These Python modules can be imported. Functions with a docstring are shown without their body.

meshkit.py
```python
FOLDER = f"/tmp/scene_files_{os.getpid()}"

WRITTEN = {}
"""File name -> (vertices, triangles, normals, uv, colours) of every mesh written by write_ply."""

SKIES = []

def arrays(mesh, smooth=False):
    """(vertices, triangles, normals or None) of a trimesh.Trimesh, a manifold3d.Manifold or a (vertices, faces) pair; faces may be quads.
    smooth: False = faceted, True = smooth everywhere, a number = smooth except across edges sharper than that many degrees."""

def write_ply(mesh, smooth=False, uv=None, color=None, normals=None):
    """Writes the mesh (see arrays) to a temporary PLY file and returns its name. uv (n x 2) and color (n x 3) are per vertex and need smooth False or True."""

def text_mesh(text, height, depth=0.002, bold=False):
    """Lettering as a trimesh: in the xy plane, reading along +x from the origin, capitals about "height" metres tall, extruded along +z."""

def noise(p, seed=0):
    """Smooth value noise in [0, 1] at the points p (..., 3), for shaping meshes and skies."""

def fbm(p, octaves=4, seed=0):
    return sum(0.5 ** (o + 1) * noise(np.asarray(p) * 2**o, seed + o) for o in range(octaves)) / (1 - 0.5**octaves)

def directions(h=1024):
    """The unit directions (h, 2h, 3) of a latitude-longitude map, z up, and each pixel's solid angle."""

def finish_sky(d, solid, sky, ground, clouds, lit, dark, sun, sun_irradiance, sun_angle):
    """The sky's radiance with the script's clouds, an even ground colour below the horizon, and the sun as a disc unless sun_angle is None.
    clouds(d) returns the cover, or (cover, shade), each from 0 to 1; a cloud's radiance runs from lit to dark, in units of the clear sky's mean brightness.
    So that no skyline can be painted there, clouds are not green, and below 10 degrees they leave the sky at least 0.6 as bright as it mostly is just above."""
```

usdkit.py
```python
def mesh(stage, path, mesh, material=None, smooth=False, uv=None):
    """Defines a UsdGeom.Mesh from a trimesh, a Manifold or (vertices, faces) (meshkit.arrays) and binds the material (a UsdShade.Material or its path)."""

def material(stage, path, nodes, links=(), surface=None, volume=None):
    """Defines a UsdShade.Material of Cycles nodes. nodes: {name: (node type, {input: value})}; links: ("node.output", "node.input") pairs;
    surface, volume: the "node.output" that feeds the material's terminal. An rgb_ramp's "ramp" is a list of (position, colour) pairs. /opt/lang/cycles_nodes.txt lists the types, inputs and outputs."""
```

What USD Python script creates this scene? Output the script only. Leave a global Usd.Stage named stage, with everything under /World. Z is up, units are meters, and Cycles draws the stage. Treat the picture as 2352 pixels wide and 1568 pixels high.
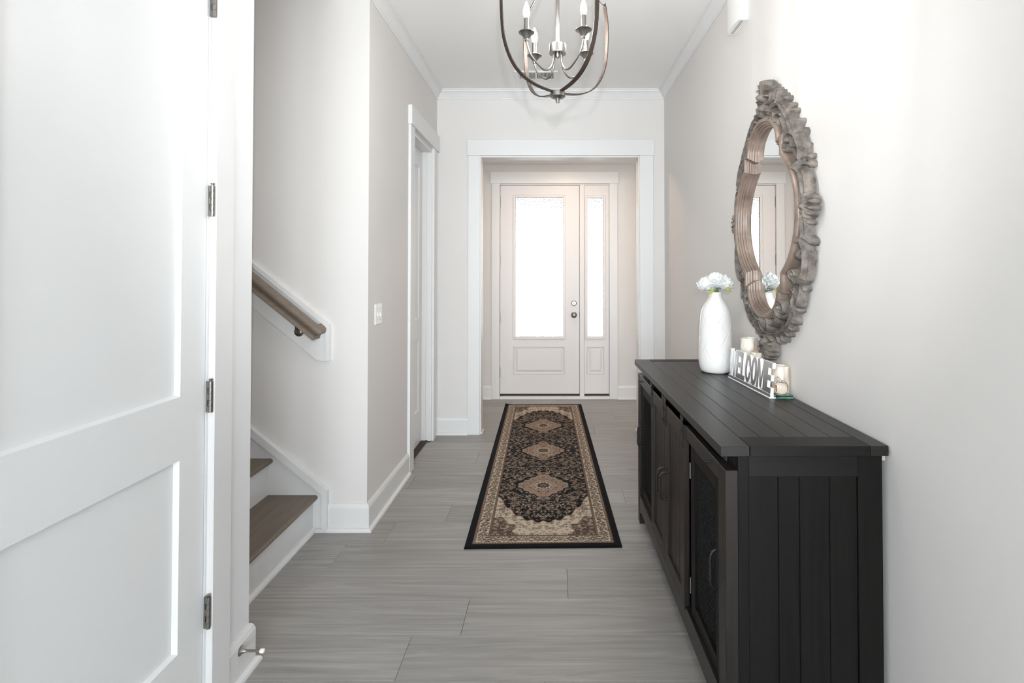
import math, random
import numpy as np
import trimesh, manifold3d, shapely
from shapely.geometry import Polygon, LineString, Point, box as sbox
from shapely import affinity
from scipy import ndimage
import usdkit, meshkit
from pxr import Usd, UsdGeom, UsdLux, UsdShade, Gf, Sdf, Vt

stage = Usd.Stage.CreateInMemory()
UsdGeom.SetStageUpAxis(stage, 'Z')
UsdGeom.SetStageMetersPerUnit(stage, 1.0)
UsdGeom.Xform.Define(stage, '/World')
UsdGeom.Scope.Define(stage, '/World/Looks')

# ---------------------------------------------------------------- camera, sky, lights
PXMM = 36.0 / 2352
cam = UsdGeom.Camera.Define(stage, '/World/camera')
cam.AddTranslateOp().Set(Gf.Vec3d(0, 0, 1.45))
cam.AddRotateXOp().Set(90.9)
cam.CreateHorizontalApertureAttr(36.0)
cam.CreateVerticalApertureAttr(24.0)
cam.CreateFocalLengthAttr(1215 * PXMM)
cam.CreateHorizontalApertureOffsetAttr(-94 * PXMM)
cam.CreateVerticalApertureOffsetAttr(-178 * PXMM)
cam.CreateClippingRangeAttr(Gf.Vec2f(0.05, 500))
cam.CreateExposureAttr(0.0)

def light_xf(l, loc, rot=(0, 0, 0)):
    l.AddTranslateOp().Set(Gf.Vec3d(*loc)); l.AddRotateXYZOp().Set(Gf.Vec3f(*rot))

dome = UsdLux.DomeLight.Define(stage, '/World/sky')
dome.CreateColorAttr(Gf.Vec3f(.985, .985, 1.0)); dome.CreateIntensityAttr(1.2)

def rect(name, loc, rot, w, h, col, inten):
    l = UsdLux.RectLight.Define(stage, '/World/' + name)
    l.CreateWidthAttr(w); l.CreateHeightAttr(h); l.CreateColorAttr(Gf.Vec3f(*col)); l.CreateIntensityAttr(inten)
    light_xf(l, loc, rot)
    return l
sun = UsdLux.DistantLight.Define(stage, '/World/sun')          # high sun over the front drive; the porch roof keeps it off the door
sun.CreateAngleAttr(.53); sun.CreateColorAttr(Gf.Vec3f(1.0, .97, .92)); sun.CreateIntensityAttr(4.0); light_xf(sun, (0, 0, 10), (-28, 0, 0))
# daylight through the three windows of the great room behind the camera (a RectLight shines along its -z)
for k, x in enumerate((-2.1, 0.0, 2.1)):
    rect('window_daylight_%03d' % k, (x, -5.9, 1.55), (90, 0, 0), 1.5, 1.9, (0.84, 0.935, 1.0), 17.3)
# the photographer's flash, just above the lens
fl = UsdLux.SphereLight.Define(stage, '/World/camera_flash')
fl.CreateRadiusAttr(.02); fl.CreateColorAttr(Gf.Vec3f(.96, .985, 1.0)); fl.CreateIntensityAttr(10400.0)
sh = UsdLux.ShapingAPI.Apply(fl.GetPrim()); sh.CreateShapingConeAngleAttr(42.0); sh.CreateShapingConeSoftnessAttr(.8)
light_xf(fl, (0.02, -0.05, 1.60), (96, 0, 0))
# downlight in the entry ceiling, and the light of the upper landing over the stairs
def disk(name, loc, r, col, inten):
    l = UsdLux.DiskLight.Define(stage, '/World/' + name)
    l.CreateRadiusAttr(r); l.CreateColorAttr(Gf.Vec3f(*col)); l.CreateIntensityAttr(inten)
    light_xf(l, loc)
disk('entry_downlight', (0.15, 5.22, 2.675), 0.075, (1.0, 0.70, 0.45), 160.0)
disk('landing_light', (-3.2, 2.5, 5.35), 0.35, (1.0, 0.95, 0.90), 6.0)

# ---------------------------------------------------------------- helpers
def lin(r, g, b):
    f = lambda c: c / 12.92 if c <= 0.04045 else ((c + 0.055) / 1.055) ** 2.4
    return tuple(f(c / 255.0) for c in (r, g, b))

counts = {}
def numbered(parent, name):
    k = (parent, name); n = counts.get(k, 0); counts[k] = n + 1
    return name if n == 0 else '%s_%03d' % (name, n)

def meta(prim, label=None, cat=None, group=None, kind=None):
    for k, v in (('label', label), ('category', cat), ('group', group), ('kind', kind)):
        if v: prim.SetCustomDataByKey(k, v)
    return prim

def thing(name, label, cat, loc=(0, 0, 0), rotz=0.0, group=None, kind=None):
    path = '/World/' + numbered('/World', name)
    x = UsdGeom.Xform.Define(stage, path)
    x.AddTranslateOp().Set(Gf.Vec3d(*loc))
    if rotz: x.AddRotateZOp().Set(rotz)
    meta(x.GetPrim(), label, cat, group, kind)
    return path

def obj(name, mesh, mat, parent='/World', label=None, cat=None, group=None, kind=None, smooth=False):
    path = parent + '/' + numbered(parent, name)
    m = usdkit.mesh(stage, path, mesh, mat, smooth=smooth)
    meta(m.GetPrim(), label, cat, group, kind)
    return path

def copy_of(path, name, label, loc, rotz=0.0, group=None):
    src = stage.GetPrimAtPath(path)
    new = '/World/' + numbered('/World', name)
    x = UsdGeom.Xform.Define(stage, new)
    x.GetPrim().GetReferences().AddInternalReference(src.GetPath())
    x.GetPrim().SetInstanceable(True)
    x.ClearXformOpOrder()
    x.AddTranslateOp(opSuffix='put').Set(Gf.Vec3d(*loc))
    if rotz: x.AddRotateZOp(opSuffix='put').Set(rotz)
    meta(x.GetPrim(), label, None, group)
    return new

def cat(ms): return trimesh.util.concatenate([m for m in ms])
def rawbox(x0, x1, y0, y1, z0, z1):
    m = trimesh.creation.box([x1 - x0, y1 - y0, z1 - z0]); m.apply_translation([(x0 + x1) / 2, (y0 + y1) / 2, (z0 + z1) / 2]); return m
def bx(x0, x1, y0, y1, z0, z1, b=0.0):
    """box with chamfered edges"""
    if b <= 0: return rawbox(x0, x1, y0, y1, z0, z1)
    b = min(b, .45 * (x1 - x0), .45 * (y1 - y0), .45 * (z1 - z0))
    pts = []
    for ax in range(3):
        lo = [x0 + b, y0 + b, z0 + b]; hi = [x1 - b, y1 - b, z1 - b]
        lo[ax] -= b; hi[ax] += b
        for i in (0, 1):
            for j in (0, 1):
                for k in (0, 1):
                    pts.append(((lo, hi)[i][0], (lo, hi)[j][1], (lo, hi)[k][2]))
    return man(manifold3d.Manifold.hull_points(np.array(pts, float)))
def man(m):
    mm = m.to_mesh(); return trimesh.Trimesh(np.array(mm.vert_properties[:, :3]), np.array(mm.tri_verts), process=False)
def hull(pts): return man(manifold3d.Manifold.hull_points(np.array(pts, float)))
def to_manifold(t):
    t = t.copy(); t.merge_vertices()
    return manifold3d.Manifold(manifold3d.Mesh(np.asarray(t.vertices, np.float32), np.asarray(t.faces, np.uint32)))

def extr(poly, a, b, axis='z'):
    """extrude a shapely polygon. axis z: (x,y) -> z in a..b;  y: polygon is (x,z), extruded over y a..b;  x: polygon is (y,z), over x a..b"""
    geoms = getattr(poly, 'geoms', [poly])
    m = cat([trimesh.creation.extrude_polygon(g, b - a, engine='earcut') for g in geoms])
    v = np.array(m.vertices); v[:, 2] += a
    if axis == 'y': v = v[:, [0, 2, 1]]; m = trimesh.Trimesh(v, m.faces[:, ::-1], process=False)
    elif axis == 'x': v = v[:, [2, 0, 1]]; m = trimesh.Trimesh(v, m.faces, process=False)
    else: m = trimesh.Trimesh(v, m.faces, process=False)
    return m

def tube(path, r, n=10, cap=True):
    p = np.asarray(path, float); rr = np.broadcast_to(np.asarray(r, float), (len(p),))
    t = np.gradient(p, axis=0); t /= np.linalg.norm(t, axis=1, keepdims=True)
    a = np.cross(t[0], [0, 0, 1.0] if abs(t[0][2]) < .9 else [1.0, 0, 0]); a /= np.linalg.norm(a)
    A = []
    for i in range(len(p)):
        a = a - t[i] * np.dot(a, t[i]); a /= np.linalg.norm(a); A.append(a)
    A = np.array(A); B = np.cross(t, A); an = np.arange(n) * 2 * np.pi / n
    v = p[:, None] + rr[:, None, None] * (np.cos(an)[None, :, None] * A[:, None] + np.sin(an)[None, :, None] * B[:, None])
    v = v.reshape(-1, 3); f = []
    for i in range(len(p) - 1):
        for j in range(n):
            k = (j + 1) % n; f += [[i * n + j, i * n + k, (i + 1) * n + k], [i * n + j, (i + 1) * n + k, (i + 1) * n + j]]
    if cap:
        c0, c1 = len(v), len(v) + 1; v = np.vstack([v, p[0], p[-1]]); e = (len(p) - 1) * n
        for j in range(n):
            k = (j + 1) % n; f += [[c0, k, j], [c1, e + j, e + k]]
    return trimesh.Trimesh(v, f, process=False)

def spline(pts, n=40):
    from scipy.interpolate import make_interp_spline
    p = np.asarray(pts, float); d = np.r_[0, np.cumsum(np.linalg.norm(np.diff(p, axis=0), axis=1))]
    return make_interp_spline(d, p, k=min(3, len(p) - 1))(np.linspace(0, d[-1], n))

def lathe(prof, n=40, loc=(0, 0, 0)):
    """prof: (r, z) from one end to the other; closed to the axis"""
    m = trimesh.creation.revolve(np.asarray(prof, float), sections=n); m.apply_translation(loc); return m
def cyl(p0, p1, r, n=20):
    return tube([p0, p1], r, n)

def sweep(path, prof):
    """profile (offset to the right of travel, z) swept along a horizontal polyline with mitred corners"""
    P = np.asarray(path, float); prof = np.asarray(prof, float); d = np.diff(P, axis=0); d /= np.linalg.norm(d, axis=1, keepdims=True)
    nr = np.c_[d[:, 1], -d[:, 0]]; rows = []
    for i in range(len(P)):
        if i == 0: m = nr[0]
        elif i == len(P) - 1: m = nr[-1]
        else:
            m = nr[i - 1] + nr[i]; m = m / (m @ nr[i])
        rows.append(np.c_[P[i][0] + prof[:, 0] * m[0], P[i][1] + prof[:, 0] * m[1], prof[:, 1]])
    n = len(prof); v = np.vstack(rows); f = []
    for i in range(len(P) - 1):
        for j in range(n):
            k = (j + 1) % n; a, b, c, e = i * n + j, i * n + k, (i + 1) * n + k, (i + 1) * n + j
            f += [[a, b, c], [a, c, e]]
    tv, tf = trimesh.creation.triangulate_polygon(Polygon(prof), engine='earcut')
    idx = [int(np.argmin(np.linalg.norm(prof - q, axis=1))) for q in tv]
    for t in tf:
        t = [idx[q] for q in t]; f.append(t); f.append([q + (len(P) - 1) * n for q in t[::-1]])
    m = trimesh.Trimesh(v, f, process=False); m.fix_normals(); return m

# ---------------------------------------------------------------- materials
def mat(name, nodes, links, surface='p.BSDF'):
    return usdkit.material(stage, '/World/Looks/' + name, nodes, links, surface=surface)
def plain(name, col, rough=.5, metal=0.0, bump=0.0, bscale=200.0, **kw):
    nodes = {'p': ('principled_bsdf', dict(base_color=col, roughness=rough, metallic=metal, **kw))}; links = []
    if bump:
        nodes.update(tc=('texture_coordinate', {}), n=('noise_texture', {'scale': bscale, 'detail': 3.0}), b=('bump', {'strength': bump, 'distance': .002}))
        links += [('tc.object', 'n.vector'), ('n.fac', 'b.height'), ('b.normal', 'p.normal')]
    return mat(name, nodes, links)

M_wall = plain('wall_paint', (.715, .692, .672), .75, bump=.08, bscale=260.)
M_ceil = plain('ceiling_paint', (.90, .895, .885), .85, bump=.05, bscale=200.)
M_trim = plain('trim_paint', (.745, .742, .738), .38)
M_door = plain('door_paint', (.81, .815, .82), .42)
M_fdoor = plain('front_door_paint', (.745, .72, .71), .42)
M_plastic = plain('white_plastic', (.86, .855, .83), .35)
M_nickel = plain('satin_nickel', (.28, .265, .245), .34, 1.0)
M_bronze = plain('dark_bronze', (.20, .17, .15), .4, 1.0)
M_bandmetal = plain('antique_bronze_band', (.060, .043, .035), .44, .5)
M_black = plain('black_iron', (.012, .012, .012), .45, .3)
M_dark = plain('dark_gap', (.03, .022, .02), .8)
M_brush = plain('dark_brown_sweep', (.035, .02, .016), .7)
M_whiteacr = plain('white_acrylic', (.86, .87, .88), .18)
M_silver = plain('silver_mirror_face', (.74, .755, .765), .24, 1.0)
M_mirror = plain('mirror_glass', (.93, .935, .93), .005, 1.0)
M_rubber = plain('white_rubber', (.85, .84, .81), .6)
M_ceramic = plain('white_ceramic', (.74, .735, .72), .12, coat_weight=.5)
M_concrete = plain('porch_concrete', (.55, .54, .52), .9, bump=.2, bscale=60.)
M_soffit = plain('porch_soffit', (.42, .43, .44), .8)
M_drive = plain('drive_concrete', (.62, .61, .59), .9, bump=.2, bscale=60.)

def wood(name, c0, c1, axis, rough, scale=1.0, bump=.15, spread=.0, clear=0.0, spec=.5, fine=.45, dist=.9):
    """grain runs along the given axis of object space; each mesh takes its own patch of grain and its own tone"""
    st = [26 * scale] * 3; st['xyz'.index(axis)] = 1.3 * scale
    st2 = [110 * scale] * 3; st2['xyz'.index(axis)] = 4.0 * scale
    a, b = np.array(c0), np.array(c1)
    nodes = {'tc': ('texture_coordinate', {}), 'oi': ('object_info', {}),
        'rv': ('math', {'math_type': 'multiply', 'value2': 37.0}), 'cx': ('combine_xyz', {}), 'add': ('vector_math', {'math_type': 'add'}),
        'm1': ('mapping', {'scale': tuple(st)}), 'm2': ('mapping', {'scale': tuple(st2)}),
        'n1': ('noise_texture', {'scale': 1.0, 'detail': 5.0, 'roughness': .6, 'distortion': dist}),
        'n2': ('noise_texture', {'scale': 1.0, 'detail': 3.0, 'roughness': .6}),
        'mx': ('mix_float', {'fac': fine}),
        'r': ('rgb_ramp', {'ramp': [(.22, tuple(a)), (.5, tuple((a + b) / 2)), (.78, tuple(b))]}),
        'tv': ('map_range', {'from_min': 0., 'from_max': 1., 'to_min': 1 - spread, 'to_max': 1 + spread}),
        'hs': ('hsv', {}), 'bp': ('bump', {'strength': bump, 'distance': .001}),
        'p': ('principled_bsdf', {'roughness': rough, 'coat_weight': clear, 'coat_roughness': .25, 'specular_ior_level': spec})}
    links = [('oi.random', 'rv.value1'), ('rv.value', 'cx.x'), ('rv.value', 'cx.y'), ('rv.value', 'cx.z'), ('tc.object', 'add.vector1'), ('cx.vector', 'add.vector2'),
        ('add.vector', 'm1.vector'), ('add.vector', 'm2.vector'), ('m1.vector', 'n1.vector'), ('m2.vector', 'n2.vector'), ('n1.fac', 'mx.a'), ('n2.fac', 'mx.b'),
        ('mx.result', 'r.fac'), ('r.color', 'hs.color'), ('oi.random', 'tv.value'), ('tv.result', 'hs.value'), ('hs.color', 'p.base_color'), ('mx.result', 'bp.height'), ('bp.normal', 'p.normal')]
    return mat(name, nodes, links)

M_plank = wood('grey_oak_plank', lin(123, 120, 117), lin(173, 170, 166), 'x', .40, .50, .03, .09, fine=.20, dist=3.4)
M_tread = wood('brown_grey_tread', lin(92, 80, 70), lin(133, 118, 104), 'y', .45, .8, .06, .04)
M_rail = wood('brown_grey_rail', lin(98, 86, 76), lin(138, 123, 110), 'x', .45, .8, .06)
M_esp_y = wood('espresso_wood_long', (.0040, .0035, .0032), (.0195, .0170, .0155), 'y', .37, .8, .5, .16, spec=.40, fine=.5, dist=1.8)
M_esp_x = wood('espresso_wood_cross', (.0050, .0044, .0040), (.0130, .0116, .0107), 'x', .46, 1.0, .25, .10, spec=.20)
M_esp_z = wood('espresso_wood_upright', (.0045, .0039, .0035), (.0115, .0101, .0093), 'z', .52, 1.0, .25, .12, spec=.13)
M_esp_f = wood('espresso_wood_doors', (.0055, .0043, .0037), (.023, .0172, .0142), 'z', .42, 1.0, .35, .15, spec=.35, fine=.55)
M_cleat = plain('raw_pale_wood', (.50, .44, .36), .7)
M_inside = plain('cabinet_inside', (.006, .0055, .005), .8)

# antique grey carved frame and its brown-bronze moulding
M_carved = mat('carved_grey_wood', {'tc': ('texture_coordinate', {}), 'n': ('noise_texture', {'scale': 22.0, 'detail': 6.0, 'roughness': .65}), 'n2': ('noise_texture', {'scale': 130.0, 'detail': 3.0}),
    'r': ('rgb_ramp', {'ramp': [(.30, lin(66, 61, 57)), (.5, lin(106, 99, 93)), (.72, lin(138, 129, 120))]}), 'b': ('bump', {'strength': .35, 'distance': .002}), 'p': ('principled_bsdf', {'roughness': .72})},
    [('tc.object', 'n.vector'), ('tc.object', 'n2.vector'), ('n.fac', 'r.fac'), ('r.color', 'p.base_color'), ('n2.fac', 'b.height'), ('b.normal', 'p.normal')])
M_mould = mat('rose_brown_moulding', {'tc': ('texture_coordinate', {}), 'n': ('noise_texture', {'scale': 14.0, 'detail': 5.0}),
    'r': ('rgb_ramp', {'ramp': [(.3, lin(110, 95, 86)), (.7, lin(148, 130, 118))]}), 'p': ('principled_bsdf', {'roughness': .40, 'metallic': .12})},
    [('tc.object', 'n.vector'), ('n.fac', 'r.fac'), ('r.color', 'p.base_color')])
M_candle = mat('marbled_wax', {'tc': ('texture_coordinate', {}), 'm': ('mapping', {'scale': (22., 22., 7.)}), 'n': ('noise_texture', {'scale': 1.0, 'detail': 5.0, 'distortion': 1.4}),
    'r': ('rgb_ramp', {'ramp': [(.30, lin(170, 145, 128)), (.45, lin(216, 203, 190)), (.62, lin(232, 224, 212))]}), 'p': ('principled_bsdf', {'roughness': .4, 'subsurface_weight': .25, 'subsurface_scale': .01})},
    [('tc.object', 'm.vector'), ('m.vector', 'n.vector'), ('n.fac', 'r.fac'), ('r.color', 'p.base_color')])
M_petal = mat('white_petal', {'d': ('diffuse_bsdf', {'color': (.90, .91, .90)}), 't': ('translucent_bsdf', {'color': (.85, .87, .86)}), 'x': ('mix_closure', {'fac': .3})},
    [('d.BSDF', 'x.closure1'), ('t.BSDF', 'x.closure2')], 'x.closure')
M_leaf = mat('yellow_green_leaf', {'d': ('diffuse_bsdf', {'color': lin(186, 194, 70)}), 't': ('translucent_bsdf', {'color': lin(200, 205, 80)}), 'x': ('mix_closure', {'fac': .35})},
    [('d.BSDF', 'x.closure1'), ('t.BSDF', 'x.closure2')], 'x.closure')
M_stem = plain('stem_green', lin(96, 120, 60), .6)
# obscure glass: a rippled refraction mixed with plain see-through, so daylight passes
M_pane = mat('rippled_obscure_glass', {'tc': ('texture_coordinate', {}), 'v': ('voronoi_texture', {'scale': 75.0, 'feature': 'smooth_f1'}), 'b': ('bump', {'strength': .9, 'distance': .012}),
    'rf': ('refraction_bsdf', {'color': (.97, .98, .98), 'roughness': .05, 'IOR': 1.4}), 'tr': ('transparent_bsdf', {'color': (.95, .96, .96)}), 'gl': ('glossy_bsdf', {'roughness': .08}),
    'x': ('mix_closure', {'fac': .55}), 'y': ('mix_closure', {'fac': .05})},
    [('tc.object', 'v.vector'), ('v.distance', 'b.height'), ('b.normal', 'rf.normal'), ('b.normal', 'gl.normal'), ('tr.BSDF', 'x.closure1'), ('rf.BSDF', 'x.closure2'), ('x.closure', 'y.closure1'), ('gl.BSDF', 'y.closure2')], 'y.closure')
M_glassapple = plain('clear_rose_glass', (1.0, .93, .89), .02, transmission_weight=1.0, ior=1.45)
M_amber = plain('amber_glass', (.90, .55, .34), .03, transmission_weight=1.0, ior=1.45)
M_clear = plain('clear_glass', (.99, .99, .99), .01, transmission_weight=1.0, ior=1.45)
M_teal = plain('sea_green_glass', (.42, .80, .74), .03, transmission_weight=1.0, ior=1.5)
M_bulb = mat('lit_bulb', {'e': ('emission', {'color': (1.0, .975, .935), 'strength': 460.0})}, [], 'e.emission')
M_rug = mat('woven_rug', {'a': ('attribute', {'attribute': 'displayColor'}), 'tc': ('texture_coordinate', {}), 'n': ('noise_texture', {'scale': 420.0, 'detail': 2.0}), 'b': ('bump', {'strength': .5, 'distance': .003}), 'p': ('principled_bsdf', {'roughness': .95, 'specular_ior_level': .1, 'sheen_weight': .03})},
    [('a.color', 'p.base_color'), ('tc.object', 'n.vector'), ('n.fac', 'b.height'), ('b.normal', 'p.normal')])
M_rugedge = plain('rug_black_binding', lin(20, 17, 19), .95, bump=.4, bscale=400., specular_ior_level=.1)

# ---------------------------------------------------------------- dimensions
XL, XR, XE = -1.047, 1.005, -1.124       # hall left wall, right wall, near-left wall (with the near door)
YS, YB, YD = 3.0, 4.76, 6.08             # stair wall, wall with the cased opening, front door wall
ZC, ZF = 3.09, 2.69                      # ceilings: hall, entry
W = .12
YG = 0.2                                 # where the hall opens to the great room behind the camera

def struct(name, mesh, m, label, category): return obj(name, mesh, m, label=label, cat=category, kind='structure')

# ---------------------------------------------------------------- walls and ceilings
struct('wall_left', cat([rawbox(XL - W, XL, YS, 3.924, 0, ZC), rawbox(XL - W, XL, 3.924, 4.58, 2.5, ZC), rawbox(XL - W, XL, 4.58, YB, 0, ZC)]), M_wall, 'greige left hall wall with the light switch and narrow panelled door', 'wall')
struct('wall_stair', cat([rawbox(-4.8, XL - W, YS, YS + W, 0, 5.5), rawbox(XL - W, XL, YS, YS + W, ZC, 5.5)]), M_wall, 'greige stairwell wall carrying the handrail', 'wall')
struct('wall_right', rawbox(XR, XR + W, YG, YB + W, 0, ZC), M_wall, 'pale greige right wall behind the mirror and dark cabinet', 'wall')
struct('wall_back', cat([rawbox(XL - W, -.659, YB, YB + W, 0, ZC), rawbox(.784, XR, YB, YB + W, 0, ZC), rawbox(-.659, .784, YB, YB + W, 2.5, ZC)]), M_wall, 'greige cross wall around the wide white cased opening', 'wall')
struct('wall_front', cat([rawbox(-1.4, -.625, YD, YD + .15, 0, ZF + .1), rawbox(.662, 1.4, YD, YD + .15, 0, ZF + .1), rawbox(-.625, .662, YD, YD + .15, 2.468, ZF + .1)]), M_wall, 'greige entry wall around the front door', 'wall')
struct('wall_entry_left', rawbox(-1.42, -1.3, YB + W, YD, 0, ZF + .1), M_wall, 'side wall of the entry, left of the front door', 'wall')
struct('wall_entry_right', rawbox(1.3, 1.42, YB + W, YD, 0, ZF + .1), M_wall, 'side wall of the entry, right of the front door', 'wall')
struct('wall_near', cat([rawbox(XE - W, XE, YG, .945, 0, ZC), rawbox(XE - W, XE, 1.720, 1.975, 0, ZC), rawbox(XE - W, XE, .945, 1.720, 2.462, ZC)]), M_door, 'white wall end beside the near panelled door at left', 'wall')
struct('wall_stair_side', rawbox(-4.8, XE - W, 1.975 - W, 1.975, 0, 5.5), M_wall, 'stairwell side wall hidden behind the near door', 'wall')
struct('wall_stair_end', cat([rawbox(-4.92, -4.8, 1.975 - W, YS + W, 0, 5.5), rawbox(XE - W, XE, 1.975, YS, ZC + .1, 5.5)]), M_wall, 'far end of the stairwell', 'wall')
great = [rawbox(-3.62, XE - W, YG - W, YG, 0, ZC), rawbox(XR + W, 3.62, YG - W, YG, 0, ZC), rawbox(-3.62, -3.5, -6.0, YG - W, 0, ZC), rawbox(3.5, 3.62, -6.0, YG - W, 0, ZC)]
xs = [-3.62, -2.85, -1.35, -.75, .75, 1.35, 2.85, 3.62]
for k in range(7):
    if k % 2 == 0: great.append(rawbox(xs[k], xs[k + 1], -6.12, -6.0, 0, ZC))
    else: great += [rawbox(xs[k], xs[k + 1], -6.12, -6.0, 0, .6), rawbox(xs[k], xs[k + 1], -6.12, -6.0, 2.5, ZC)]
struct('wall_great_room', cat(great), M_wall, 'walls of the great room behind the camera with three window openings', 'wall')
struct('ceiling', cat([rawbox(XE - W, XR + W, YG, YB + W, ZC, ZC + .1), rawbox(-3.62, 3.62, -6.12, YG, ZC, ZC + .1)]), M_ceil, 'flat white hall ceiling above the chandelier', 'ceiling')
struct('ceiling_entry', rawbox(-1.42, 1.42, YB + W, YD + .15, ZF + .1, ZF + .2) , M_ceil, 'lower ceiling slab over the entry', 'ceiling')
struct('ceiling_entry_board', rawbox(-1.3, 1.3, YB + W, YD, ZF, ZF + .1), M_ceil, 'lower white ceiling of the entry behind the cased opening', 'ceiling')
struct('ceiling_stair', rawbox(-4.92, XL, 1.975 - W, YS + W, 5.5, 5.6), M_ceil, 'ceiling high over the stairwell', 'ceiling')

# ---------------------------------------------------------------- floor: one mesh per plank
floor = thing('floor', 'grey wood plank floor running across the hall', 'floor', kind='structure')
obj('subfloor', cat([rawbox(-3.62, 3.62, -6.12, .469, -.1, 0), rawbox(-1.6, 1.42, .469, YD + .15, -.1, -.0065)]), M_plank, floor)
PW = .2385
rnd = random.Random(7)
known = {1: [-.563], 2: [-.369], 3: [.068], 4: [-1.10, .507], 5: [-.909, .62]}
for row in range(0, 24):
    y0 = 1.900 - 6 * PW + row * PW; y1 = y0 + PW; ym = (y0 + y1) / 2
    if y0 >= YD + .1: break
    y1 = min(y1, YD + .12)
    if ym < 1.95: xa, xb = XE - .0, XR
    elif ym < 3.0: xa, xb = -1.36, XR
    elif 3.93 < ym < 4.57: xa, xb = XL - .10, XR
    elif ym > 4.88: xa, xb = -1.3, 1.3
    elif ym > 4.76: xa, xb = -.659, .784
    else: xa, xb = XL, XR
    k = row - 5
    if k in known: cuts = list(known[k])
    else:
        c = -1.45 + rnd.random() * 1.5; cuts = [c, c + 1.6]
    cuts = [c for c in cuts if xa + .05 < c < xb - .05]
    ends = [xa] + cuts + [xb]
    for a, b in zip(ends[:-1], ends[1:]):
        dz = rnd.uniform(-.0002, .0002)
        obj('plank', bx(a + .0004, b - .0004, y0 + .0004, y1 - .0004, -.006, dz, .0012), M_plank, floor)

# ---------------------------------------------------------------- mouldings
BASE = [(0, 0), (.034, 0), (.034, .006), (.031, .014), (.025, .0195), (.017, .021), (.017, .128), (.012, .143), (.007, .151), (0, .151)]
CROWN = [(0, -.078), (.006, -.078), (.010, -.072), (.010, -.066), (.016, -.060), (.024, -.048), (.034, -.034), (.046, -.022), (.054, -.018), (.054, -.011), (.062, -.008), (.062, 0), (0, 0)]
def baseb(name, path, label): struct(name, sweep(path, BASE), M_trim, label, 'baseboard')
baseb('baseboard_left', [(-1.26, YS), (XL, YS), (XL, 3.815)], 'tall white baseboard turning the corner below the light switch')
baseb('baseboard_back', [(XL, YB), (-.761, YB)], 'short white baseboard left of the wide cased opening')
baseb('baseboard_right', [(.903, YB), (XR, YB), (XR, YG)], 'white baseboard along the right wall behind the dark cabinet')
baseb('baseboard_entry_left', [(-1.3, YB + W), (-1.3, YD), (-.703, YD)], 'white baseboard left of the front door')
baseb('baseboard_entry_right', [(.741, YD), (1.3, YD), (1.3, YB + W)], 'white baseboard right of the front door')
baseb('baseboard_near', [(XE, 1.825), (XE, 1.975), (-1.30, 1.975)], 'near white baseboard holding the door stop')
struct('trim_1', sweep([(XL, YS), (XL, YB), (XR, YB), (XR, YG)], [(o, ZC + z) for o, z in CROWN]), M_trim, 'white crown moulding round the hall ceiling', 'crown moulding')

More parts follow.
